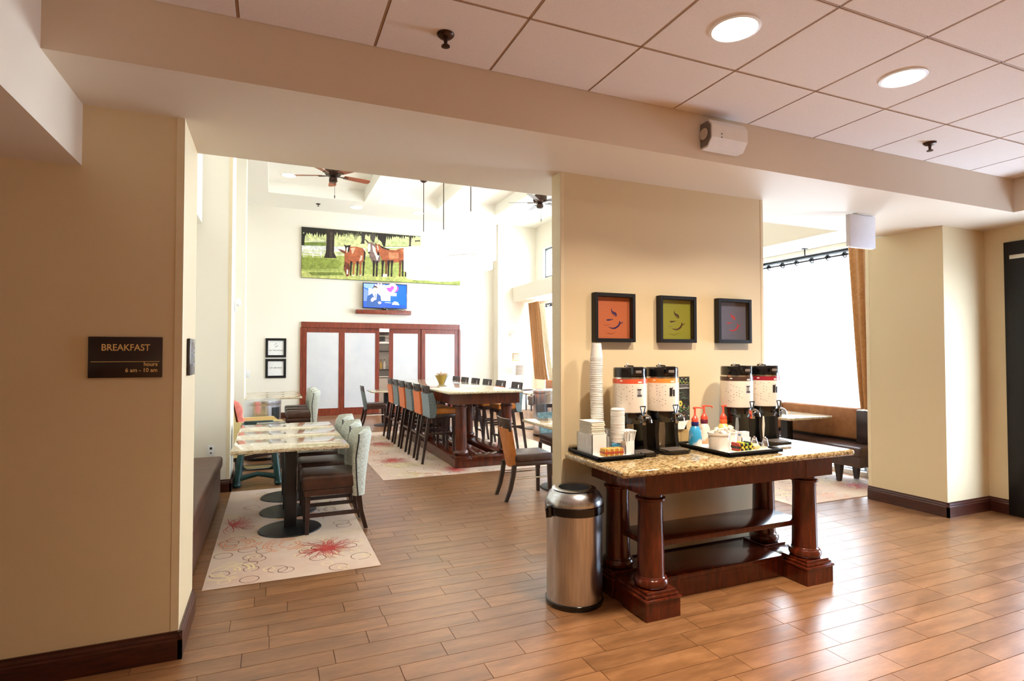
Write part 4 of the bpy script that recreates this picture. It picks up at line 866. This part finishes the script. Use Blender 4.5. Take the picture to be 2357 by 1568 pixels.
rod('long black curtain rod over the near right window',6.80,4.6,8.7,2.90,16)
rod('black curtain rod over the far window',6.80,8.95,14.3,2.90,18)
curtain('sheer_curtain','white sheer curtain filling the near right window','curtain',(6.868,4.86,8.38),(6.868,4.86,8.38),.09,2.88,22,.016,SHEER,.002,n=180)
curtain('sheer_curtain','white sheer curtain filling the far window behind the middle wall','curtain',(6.868,9.42,13.75),(6.868,9.42,13.75),.09,2.88,26,.016,SHEER,.002,n=200)
curtain('drape','caramel drape at the right edge of the near window','curtain',(6.62,4.5,4.72),(6.62,4.45,4.85),.88,2.9,4,.03,DRAPE)
dr=curtain('drape','caramel drape beside the lit lamp at the far window','curtain',(6.5,13.0,13.75),(6.62,13.75,14.4),.89,2.98,6,.035,DRAPE)
dq=curtain('drape_b','x','curtain',(6.56,12.75,13.0),(6.64,13.45,13.75),.89,2.9,3,.03,DRAPEW); lq=dq.children[0]; lq.name='lining'; lq.parent=dr; lq['label']='cream lining edge of the drape'; bpy.data.objects.remove(dq)
# ================= TRASH CANS =================
t=root('trash_can','brushed steel open-top trash can with black bands beside the beverage table','trash can',(1.775,3.178,0))
MB().lathe([(.178,0),(.182,.006),(.182,.03),(.176,.034),(.17,.034)],48).build('base_ring',BLKP,t)
MB().lathe([(.172,.03),(.176,.034),(.176,.585),(.172,.585)],64).build('body',STEEL,t)
MB().lathe([(.176,.562),(.186,.566),(.186,.615),(.18,.62),(.17,.62)],48).build('collar_band',BLKP,t)
MB().lathe([(.181,.618),(.182,.63),(.176,.655),(.160,.683),(.138,.702),(.118,.71),(.104,.706),(.102,.69),(.102,.6),(.099,.6),(.099,.712),(.118,.716),(.14,.708)],64,cap=False).build('dome_lid',STEEL,t)
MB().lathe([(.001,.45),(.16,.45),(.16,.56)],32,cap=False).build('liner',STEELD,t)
MB().box(-.205,-.178,-.045,-.01,.55,.625,bev=.006).tube([(-.2,-.03,.62),(-.212,-.03,.6),(-.208,-.03,.55)],.006,8).build('latch',BLKP,t)
def cylcan(x,y,label,rz):
    t=root('trash_can',label,'trash can',(x,y,0),rz); r=.255
    MB().lathe([(r,0),(r+.004,.01),(r+.004,.04),(r,.045)],40).build('base_ring',BLKP,t)
    MB().lathe([(r-.002,.04),(r,.045),(r,.82),(r-.003,.82)],56).build('body',STEEL,t); MB().lathe([(r+.003,.8),(r+.006,.81),(r+.004,.865),(r-.02,.88),(r-.06,.882),(.001,.884)],56).build('lid',STEEL,t)
    def fn(u,v,k):
        a=-.28+.56*u; z=.6+.17*v; return ((r+.006*k+.001)*math.cos(a),(r+.006*k+.001)*math.sin(a),z)
    MB().shell(fn,10,4).build('opening_flap',BLKP,t)
cylcan(-.12,9.3,'round steel trash can far left behind the pink armchair',-.75)
cylcan(4.85,9.75,'round steel trash can with black slot behind the high table at right',2.85)
# ================= BEVERAGE TABLE ITEMS =================
TZ=.9005
def tray(label,x0,x1,y0,y1):
    t=root('serving_tray',label,'tray',((x0+x1)/2,(y0+y1)/2,TZ)); a,b=(x1-x0)/2,(y1-y0)/2; h=.03
    MB().box(-a,a,-b,b,.008,.016).box(-a,a,-b,-b+.012,.008,h,bev=.002,seg=1).box(-a,a,b-.012,b,.008,h,bev=.002,seg=1).box(-a,-a+.012,-b,b,.008,h,bev=.002,seg=1).box(a-.012,a,-b,b,.008,h,bev=.002,seg=1).box(-a+.02,a-.02,-b+.02,b-.02,0,.008).build('tray_body',BLKM,t,30)
    return TZ+.0165
z1=tray('black tray on the table left end holding napkins, cups and stirrers',1.825,2.165,2.955,3.345)
z2=tray('larger black tray on the table middle holding syrup bottles and tea',2.655,3.12,2.765,3.27)
# organiser on tray 1
t=root('condiment_organizer','white organizer with napkin box and stirrer box on the left tray','organizer',(1.99,3.13,z1+.0005))
def tray_box(mb,x0,x1,y0,y1,h,front=None,w_=.004,z=.006):
    mb.box(x0,x0+w_,y0,y1,z,z+h).box(x1-w_,x1,y0,y1,z,z+h).box(x0,x1,y1-w_,y1,z,z+h).box(x0,x1,y0,y0+w_,z,z+(front if front is not None else h)); return mb
MB().box(-.14,.135,-.14,.16,0,.006,bev=.001,seg=1).build('base_plate',WHT,t)
tray_box(MB(),-.14,-.03,-.05,.14,.125,front=.125).build('napkin_box',WHT,t,0); tray_box(MB(),.06,.13,-.12,-.05,.082).build('stirrer_box',WHT,t,0); tray_box(MB(),.0,.055,.0,.13,.14,front=.1).build('cup_divider',WHT,t,0)
o3=Vector((1.99,3.13,z1+.0075))
NAP=MB()
m0=MB().box(-.048,.048,-.08,.08,0,.0035,bev=.0015,seg=1); nk=root('paper_napkin','folded cream paper napkin in the stack rising from the white napkin box','napkin',(0,0,0),group='stacked paper napkins'); m0.build('folded_sheet',mat('cream_napkin',(246,240,224),.9,noise=(30,[(.3,(240,233,216)),(.7,(250,245,232))])),nk)
R=random.Random(4); index()
for i in range(44):
    loc=(o3.x-.085+R.uniform(-.003,.003),o3.y+.045+R.uniform(-.003,.003),o3.z+.0046*i+.0005)
    if i==0: nk.location=loc
    else: dup(nk,loc,R.uniform(-.03,.03),nk['label'])
# paper cups upside down tower
cup=root('paper_cup','white paper cup, upside down, in the tall cup tower beside the left urn','cup',(0,0,0),group='tower of upside-down paper cups')
cm=MB().lathe([(.0415,0),(.0435,.002),(.0435,.0055),(.0415,.0065),(.031,.098),(.029,.1),(.0285,.097),(.0395,.006),(.0395,.0)],28,cap=False).lathe([(.0005,.096),(.03,.096)],28,cap=False); cm.build('cup_wall',PAPER,cup)
index(); n=52; zt=1.627-.1-z1; R=random.Random(8)
for i in range(n):
    loc=(1.985+R.uniform(-.0008,.0008)+.004*math.sin(i*.12),3.245+R.uniform(-.0008,.0008),z1+.0005+i*zt/(n-1))
    if i==0: cup.location=loc
    else: lastc=dup(cup,loc,R.random()*6,cup['label'])
lastc['label']='topmost upside-down paper cup crowning the tall cup tower, its whole side showing'

lid=root('cup_lid','white plastic cup lid in the shorter stack in front of the cup tower','cup lid',(0,0,0),group='stack of white cup lids')
MB().lathe([(.044,0),(.0455,.002),(.0455,.006),(.042,.008),(.041,.012),(.039,.013),(.0005,.012)],28,cap=True).build('lid_disc',WHT,lid); index()
for i in range(24):
    loc=(2.045,3.09,z1+.0005+.075+i*.0088) if i else (2.045,3.09,z1+.0005+.075)
    if i==0: lid.location=loc
    else: dup(lid,(2.045+R.uniform(-.001,.001),3.19-.1+R.uniform(-.001,.001),loc[2]),R.random()*6,lid['label'])
t=root('lid_holder','white round holder carrying the lid stack on the left tray','holder',(2.045,3.09,z1+.0075)); MB().lathe([(.03,0),(.03,.004),(.012,.006),(.012,.055),(.03,.0665),(.0005,.0668)],20).build('post',WHT,t)
# stirrers
st=root('wrapped_stirrer','paper-wrapped stirrer among the bundle fanning out of the white box','stirrer',(0,0,0),group='wrapped stirrers in the white box'); MB().tube([(0,0,0),(0,0,.14)],.0034,6).lathe([(.0034,.136),(.0062,.141),(.0062,.147),(.001,.15)],8).build('stick',PAPER,st); index()
R=random.Random(2)
for i in range(40):
    dx,dy=R.uniform(-.026,.026),R.uniform(-.026,.026); loc=(o3.x+.095+dx,o3.y-.085+dy,o3.z+.0005)
    c=st if i==0 else dup(st,loc,0,st['label']); c.location=loc; c.rotation_euler=(-dy*5.5,dx*5.5,0)
# packets
def packet(name,label,cat,loc,w_,d_,h_,col,group,band=None,rot=(0,0,0)):
    t=root(name,label,cat,loc,group=group); t.rotation_euler=rot
    MB().box(-w_/2,w_/2,-d_/2,d_/2,0,h_,bev=min(w_,d_,h_)*.3,seg=1).build('wrapper',mat('wrap_%d_%d_%d'%col,col,.4,noise=(30,[(.35,col),(.65,tuple(min(255,c+14) for c in col))])),t)
    if band: MB().box(-w_/2-.0003,w_/2+.0003,-d_/2-.0003,d_/2+.0003,h_*.3,h_*.6).build('band',mat('wrap_%d_%d_%d'%band,band,.4,noise=(30,[(.35,band),(.65,tuple(min(255,c+10) for c in band))])),t)
    return t
for i in range(11): packet('sweetener_packet','golden sweetener packet in the row at the front of the left organizer','packet',(1.895+i*.0125,3.13-.105,z1+.0075),.0105,.06,.046,((222,168,60),(214,140,70),(236,206,130))[i%3],'golden sweetener packets',band=(190,80,50))
for i in range(6): packet('sweetener_packet','blue sweetener packet leaning behind the golden packets','packet',(1.985+i*.0105,3.13-.07,z1+.0075),.009,.012,.066,(64,150,200),'blue sweetener packets')
# airpots / urns
def urn(x,y,label,bandc,pic):
    t=root('coffee_urn',label,'coffee urn',(x,y,TZ),group='white and black coffee urns')
    r=.113
    MB().lathe([(r*.93,.5),(r*.97,.506),(r*.97,.555),(r*.94,.566),(r*.6,.569),(.001,.569)],48).build('lid',BLKP,t)
    MB().box(-.055,.03,-r-.004,-.02,.512,.572,bev=.008).box(-.02,.02,-.02,.04,.566,.58,bev=.006).build('lid_latch',BLKP,t); MB().lathe([(.012,.569),(.01,.582),(.004,.592)],12,(-.02,.0,0)).build('vent_cap',CHROME,t); lb_=MB().box(-.0,.04,-r-.0095,-r-.007,.53,.548,bev=.002).build('latch_badge',GREY,t); lb_.rotation_euler=(0,0,-.3); t.children[-2].rotation_euler=(0,0,0)
    MB().lathe([(r*.985,.492),(r*.985,.503)],48,cap=True).build('rim_ring',CHROME,t)
    bm_=mat('band_%d_%d_%d'%bandc,bandc,.35,coat=.3,noise=(5,[(.3,bandc),(.7,tuple(min(255,c+10) for c in bandc))]))
    MB().lathe([(r,.462),(r,.492)],56,cap=True).build('colour_band',bm_,t)
    MB().lathe([(r*.9,.272),(r*.985,.276),(r,.284),(r,.462)],56).build('body',mat('urn_cream',(238,228,214),.22,coat=.5,noise=(4,[(.3,(235,225,211)),(.7,(241,231,217))])),t)
    # wrapped label: ink flecks and a picture, following the cylinder
    P=[]; V=[];F=[];C=[]
    def patch(a0,a1,za,zb,c,n=1,rr=r+.0006):
        for k in range(n):
            b=len(V); A0=a0+(a1-a0)*k/n; A1=a0+(a1-a0)*(k+1)/n
            V.extend([(rr*math.cos(A0),rr*math.sin(A0),za),(rr*math.cos(A1),rr*math.sin(A1),za),(rr*math.cos(A1),rr*math.sin(A1),zb),(rr*math.cos(A0),rr*math.sin(A0),zb)]); F.append((b,b+1,b+2,b+3)); C.append(lin(c))
    R=random.Random(int(x*1000))
    for i in range(15):
        a=-PI+i*.165+.1
        for j in range(7):
            if R.random()<.4 and not -1.9<a<-1.3: z=.445-j*.02-(i%3)*.006; patch(a,a+.05,z,z+.003,(70,60,60))
    patch(-1.80,-1.37,.372,.44,(214,212,210),4); 
    if pic==0: patch(-1.75,-1.45,.378,.392,(80,80,84),3,r+.0009); patch(-1.73,-1.53,.392,.42,(140,138,138),2,r+.0009); patch(-1.75,-1.47,.42,.428,(50,48,50),3,r+.0009)
    else: patch(-1.78,-1.61,.374,.43,(34,32,34),2,r+.0009); patch(-1.57,-1.41,.374,.418,(52,50,52),2,r+.0009); patch(-1.61,-1.55,.39,.436,(120,116,116),1,r+.0009)
    patch(-1.7,-1.45,.468,.476,(250,240,230),3,r+.0009); patch(-2.75,-2.6,.476,.484,(250,240,230),1,r+.0009)
    me=bpy.data.meshes.new('label_print'); me.from_pydata(V,[],F); at=me.color_attributes.new('Col','FLOAT_COLOR','CORNER'); at.data.foreach_set('color',[q for c in C for _ in range(4) for q in (*c,1)]); me.materials.append(LABEL); o=bpy.data.objects.new('label_print',me); COL.objects.link(o); o.parent=t; o['kind']='stuff'
    # stand
    MB().lathe([(.085,.2),(.1,.235),(.102,.272)],40).build('base_cup',BLKP,t)
    for s in (-1,1): MB().bar([(s*.082,-.0,.022),(s*.08,.0,.12),(s*.076,.0,.215)],[.026,.03,.036],[.12,.095,.1]).build('stand_leg',BLKP,t)
    MB().prism([(-.11,-.0),(-.11,-.155),(-.07,-.185),(.07,-.185),(.11,-.155),(.11,-.0),(.09,.06),(-.09,.06)],'z',.004,.024).lathe([(.1,0),(.1,.004)],8).build('stand_base',BLKP,t)
    MB().box(-.072,.072,-.165,-.06,.024,.029,bev=.002).build('drip_grid',mat('drip_grid_tan',(150,138,120),.3,metal=.5,noise=(6,[(.3,(140,128,110)),(.7,(160,148,130))])),t)
    for i in range(9): MB().box(-.064+i*.0155,-.058+i*.0155,-.158,-.068,.029,.0315).build('grid_slot',GREY,t)
    # tap
    MB().box(-.014,.014,-r-.042,-r+.02,.235,.262,bev=.006).prism([(-.016,.262),(.016,.262),(.012,.2),(-.012,.2)],'y',-r-.042,-r-.02).build('faucet',CHROME,t)
    h=MB(); y=-r-.03
    for a,b in (((-.004,y,.262),(-.02,y,.318)),((.004,y,.262),(.02,y,.318)),((-.02,y,.318),(.02,y,.318)),((0,y,.25),(0,y,.27))): h.tube([a,b],.0042,8)
    h.build('tap_handle',BLKP,t)
    def dome(u,v,k):
        a=PI*u; e=v*PI/2; rr=.05-.002*k; return (.028+rr*math.cos(a)*math.cos(e)*.9,-r-.02+.055*(1-u)*0+rr*-math.sin(a)*math.cos(e)*.9,.215+rr*math.sin(e)*1.05)
    MB().shell(dome,12,6).build('clear_hood',GLASSD,t,60)
urn(2.192,3.165,'leftmost coffee urn with orange-red band and coffee cup photo',(226,88,54),0)
urn(2.452,3.165,'second coffee urn from left with light orange band and dark photo',(236,146,62),1)
urn(3.118,3.165,'third coffee urn from left with dark brown band',(70,46,36),0)
urn(3.375,3.165,'rightmost coffee urn with dark red band, against the window glow',(150,26,44),1)
# chalk menu on stand
t=root('menu_board','dark chalk-style menu card with coloured doodles between the urn pairs','menu',(2.70,3.27,TZ)); 
MB().box(-.075,.075,-.003,.003,.18,.492).build('card',mat('chalk_card',(38,38,38),.6,noise=(24,[(.4,(30,30,31)),(.62,(60,66,62))])),t)
R=random.Random(6); P=[]
for i in range(60):
    top=R.random()<.5; x=R.uniform(-.07,.07); z=R.uniform(.44,.488) if top else R.uniform(.2,.3); c=R.choice([(226,96,54),(190,206,96),(240,240,236),(140,196,110),(236,150,60)]); s=R.uniform(.002,.005)
    P.append((R.choice([circ(x,z,s,s,6),[(x,z),(x+s*2,z),(x+s,z-s*2)]]) if abs(x)<.07 else circ(0,z,s,s,6),c))
for i in range(5):
    x=-.06+i*.028; P.append((stroke([(x,.455),(x+.01,.445),(x+.02,.452),(x+.026,.462)],.0022,4),(170,200,100)))
for i in range(4):
    x=-.06+i*.035; P.append((stroke([(x,.27),(x+.008,.255),(x+.018,.262),(x+.014,.28)],.0025,4),(140,200,130)))
for row,z in enumerate((.43,.415)):
    for i in range(11-row): x=-.064+i*.0118; P.append((stroke([(x,z),(x+.003,z+.007),(x+.006,z),(x+.009,z+.005)],.0018),(226,230,236)))
P.append((stroke([(-.03,.408),(.065,.411)],.004),(240,240,240)))
for i in range(6): x=R.uniform(-.06,.03); z=R.uniform(.32,.39); P.append((stroke([(x,z),(x+.02,z+.008),(x+.035,z+.004)],.004,3),(84,108,94)))
P.append((circ(-.01,.302,.017,.02,14),(214,206,92))); P.append((circ(-.01,.301,.006,.008,10),(60,60,44)))
printm('chalk_print',t,P,PRINT,(0,-.0031,0),(1,0,0),(0,0,1),(0,-1,0),.00004)['kind']='stuff'
MB().prism([(-.04,.12),(-.075,.178),(.045,.178),(.01,.12)],'y',-.02,-.016).build('price_card',PAPER,t)
MB().box(-.07,.06,-.006,.04,.002,.115,bev=.002,seg=1).box(-.007,.0,-.008,-.006,.002,.115).build('holder_box',mat('tan_acrylic',(170,142,92),.3,noise=(8,[(.3,(160,132,84)),(.7,(180,152,102))])),t); MB().box(-.05,.045,-.004,.002,.115,.18).build('support',BLKM,t)
# pump bottles
def pump(x,y,label,body,neck,spots,h=.14,rz=-.3):
    t=root('syrup_pump_bottle',label,'pump bottle',(x,y,z2+.0005),rz,group='syrup pump bottles')
    MB().lathe([(.04,0),(.044,.004),(.045,.06),(.042,.1),(.03,.13),(.022,.142)],32).build('bottle_body',mat('bottle_%d_%d_%d'%body,body,.3,coat=.3,noise=(12,[(.45,body),(.55,spots)],1)),t)
    MB().lathe([(.023,.14),(.026,.145),(.026,.165),(.022,.172)],24).build('neck_label',mat('neck_%d_%d_%d'%neck,neck,.35,noise=(8,[(.3,neck),(.7,tuple(min(255,c+12) for c in neck))])),t)
    MB().lathe([(.024,.17),(.025,.186),(.018,.198),(.012,.208),(.0075,.216),(.0065,.262)],20).build('pump_collar',REDP,t)
    MB().tube([(-.012,0,.262),(.0,0,.266),(.03,0,.266),(.058,0,.262),(.064,0,.25)],[.008,.007,.005,.0045,.004],10).build('pump_spout',REDP,t)
pump(2.70,3.125,'blue patterned creamer bottle with coral pump, leftmost of three',(56,158,206),(28,28,92),(226,222,214))
pump(2.855,3.21,'white and red creamer bottle with coral pump, middle of three',(236,220,206),(104,26,54),(230,150,110))
pump(2.985,3.16,'yellow and orange creamer bottle with coral pump, rightmost of three',(242,206,120),(232,100,48),(244,232,210))
# mats
t=root('paper_liner','white liner sheet lying on the middle black tray','liner',(2.887,3.017,z2+.0002)); MB().box(-.21,.21,-.225,.225,0,.0003).build('sheet',PAPER,t)
def crock(x,y,label,r,h):
    t=root('ceramic_crock',label,'crock',(x,y,z2+.0008),group='white ceramic crocks')
    MB().lathe([(r*.86,0),(r*.92,.004),(r*.97,h*.5),(r*.98,h*.86),(r*1.06,h*.9),(r*1.06,h),(r*.97,h),(r*.92,h*.8),(r*.88,.008),(.001,.007)],36).build('body',CERAM,t); return t
crock(2.735,2.935,'front white ceramic crock filled with creamer cups',.07,.118); crock(2.925,3.055,'rear white ceramic crock beside the orange pump bottle',.062,.105)
R=random.Random(12); cr=root('creamer_cup','small sealed creamer cup heaped in the white crocks','creamer',(0,0,0),group='creamer cups heaped in crocks')
MB().lathe([(.012,0),(.014,.002),(.018,.018),(.021,.019),(.021,.0205),(.0005,.021)],14).build('cup',mat('creamer_white',(244,238,226),.35,noise=(30,[(.3,(238,230,214)),(.7,(248,243,232))])),cr); index()
pts=[]
for cx,cy,hh in ((2.735,2.935,.085),(2.925,3.055,.075)):
    for lay,(n_,rr) in enumerate(((6,.038),(5,.03),(2,.014))):
        for k in range(n_): a=k*2*PI/n_+lay; pts.append((cx+rr*math.cos(a),cy+rr*math.sin(a),z2+hh+lay*.019+R.uniform(0,.004)))
for i,p in enumerate(pts):
    c=cr if i==0 else dup(cr,p,0,cr['label']); c.location=p; c.rotation_euler=(R.uniform(-.7,.7),R.uniform(-.7,.7),R.uniform(0,6))
# sweetener box (rounded white packets in white box)
t=root('packet_caddy','white box holding upright white sugar packets right of the crocks','caddy',(3.06,3.05,z2+.0008)); tray_box(MB(),-.042,.042,-.03,.03,.055,z=.0).box(-.042,.042,-.03,.03,0,.003).build('box',WHT,t,0)
for i in range(6):
    a=root('sugar_packet','white sugar packet with blue print standing in the white box','packet',(3.06-.03+i*.012,3.05,z2+.0045),group='white sugar packets')
    MB().box(-.0045,.0045,-.024,.024,0,.088,bev=.002,seg=1).build('wrapper',PAPER,a); MB().box(-.0048,.0048,-.012,.012,.06,.072).build('blue_print',mat('print_blue',(96,124,176),.6,noise=(5,[(.3,(90,118,170)),(.7,(102,130,182))])),a)
# tea sachets / shakers / sugar
t=root('tea_plate','pale square plate under the tea packets near the tray corner','plate',(2.905,2.862,z2+.0008)); MB().box(-.135,.15,-.06,.06,0,.004,bev=.001,seg=1).build('plate',mat('ivory_plate',(238,226,196),.4,noise=(8,[(.3,(232,220,190)),(.7,(242,231,203))])),t)
TC=[((150,46,30),'dark red'),((206,110,36),'orange'),((30,28,24),'black'),((222,206,60),'yellow'),((36,34,28),'black'),((120,170,60),'green'),((30,30,28),'black'),((196,190,70),'olive yellow')]
for i,(c,nm) in enumerate(TC):
    packet('tea_packet','%s tea packet, number %s from the left in the row on the ivory plate'%(nm,['one','two','three','four','five','six','seven','eight'][i]),'tea packet',(2.80+i*.0172,2.858+(.004 if i%2 else 0),z2+.0055),.0155,.062,.048+(.006 if i%3==0 else 0),c,'row of tea packets',band=(222,196,60) if c[0]<60 else (40,36,30),rot=(0,-.06,0))
packet('sugar_cube_box','small beige sweetener box beside the steel shakers','box',(2.975,2.862,z2+.0055),.05,.05,.034,(236,214,164),None,band=(222,180,120))
def shaker(x,y,label):
    t=root('steel_shaker',label,'shaker',(x,y,z2+.0008),group='steel shakers')
    MB().lathe([(.022,0),(.0235,.003),(.0225,.03),(.017,.052),(.014,.058)],28).build('body',STEEL,t); MB().lathe([(.0145,.057),(.0155,.06),(.013,.068),(.006,.073),(.004,.078),(.0005,.08)],20).build('cap',CHROME,t)
shaker(3.035,2.925,'left of two small steel shakers on the tray right end'); shaker(3.075,2.872,'right of two small steel shakers on the tray right end')
# high table items
t=root('decorative_bowl','tapered gold and black bowl of pink flowers on the high table','bowl',(2.62,9.2,1.0515)); t.scale=(.8,.8,.8)
MB().lathe([(.05,0),(.055,.004),(.075,.06),(.11,.13),(.14,.19),(.135,.19),(.1,.12),(.04,.02),(.001,.018)],32).build('bowl_body',mat('gold_bowl',(168,136,52),.3,noise=(3,[(.3,(150,120,44)),(.7,(186,154,70))])),t); 
def side(u,v,k): a=-.9+1.5*u; rr=.054+(.142-.054)*v+.0015+.002*k; return (rr*math.cos(a),rr*math.sin(a),.006+.186*v)
MB().shell(side,8,4).build('dark_glaze',BLKP,t)
fl=MB(); R=random.Random(3)
for i in range(34):
    a=R.uniform(0,6.28); rr=R.uniform(0,.12); s=R.uniform(.018,.03); fl.lathe([(.001,0),(s,s*.4),(s*.8,s),(.001,s*1.2)],7,(rr*math.cos(a),rr*math.sin(a),.17+R.uniform(0,.035)+(.12-rr)*.2))
fl.build('flower_mass',mat('pink_petals',(226,164,146),.8,noise=(24,[(.4,(206,120,110)),(.5,(236,200,180)),(.62,(150,160,100))])),t); t.children[-1]['kind']='stuff' if t.children else None
for i,(x,y) in enumerate(((2.45,8.3),(2.9,8.5),(2.5,7.95),(2.95,9.6))):
    t=root('paper_placemat','white placemat sheet lying flat on the high table, %s'%('left side ahead of the bowl','right side ahead of the bowl','nearest the front corner','right side behind the bowl')[i],'placemat',(x,y,1.0515),.03*i,group='placemats on high table'); MB().box(-.1,.1,-.15,.15,0,.0006).build('sheet',PAPER,t)

# nest details under the part that carries them
NEST={'lettering':('plate','notice_card'),'rule_line':('plate',),'line':('plate',),'latch_badge':('lid_latch',),'label_print':('body',),'vent_cap':('lid',),'grid_slot':('drip_grid',),'drip_grid':('stand_base',),'tap_handle':('faucet',),
 'piping':('backrest',),'star_pattern':('backrest',),'woven_pattern':('rug_body',),'canvas_print':('canvas_frame',),'screen':('casing',),'grommet':('rod',),'bracket':('rod',),'cup_drawing':('notice_card',),'art_print':('backing_board',),
 'chalk_print':('card',),'rocker':('cover_plate',),'socket':('cover_plate',),'indicator':('housing',),'band':('wrapper',),'blue_print':('wrapper',),'shade_band':('outer_shade',),'pull_chain':('motor_housing',),'dark_glaze':('bowl_body',),'flower_mass':('bowl_body',),'blade_bracket':('motor_housing',),'top_plate':('granite_top',),'colour_band':('body',)}
index(); base_=lambda n: n.rsplit('.',1)[0] if n[-3:].isdigit() else n
for r0 in [o for o in bpy.data.objects if not o.parent and o.name in ALLC]:
    sib=ALLC[r0.name]; moved=set()
    for c in sib:
        for tgt in NEST.get(base_(c.name),()):
            q=[x for x in sib if base_(x.name)==tgt and x is not c and x.name not in moved and x.parent==r0]
            if q and q[0].matrix_local==Matrix.Identity(4) and c.name not in {y.parent.name for y in sib if y.parent}:
                c.parent=q[0]; moved.add(c.name); break
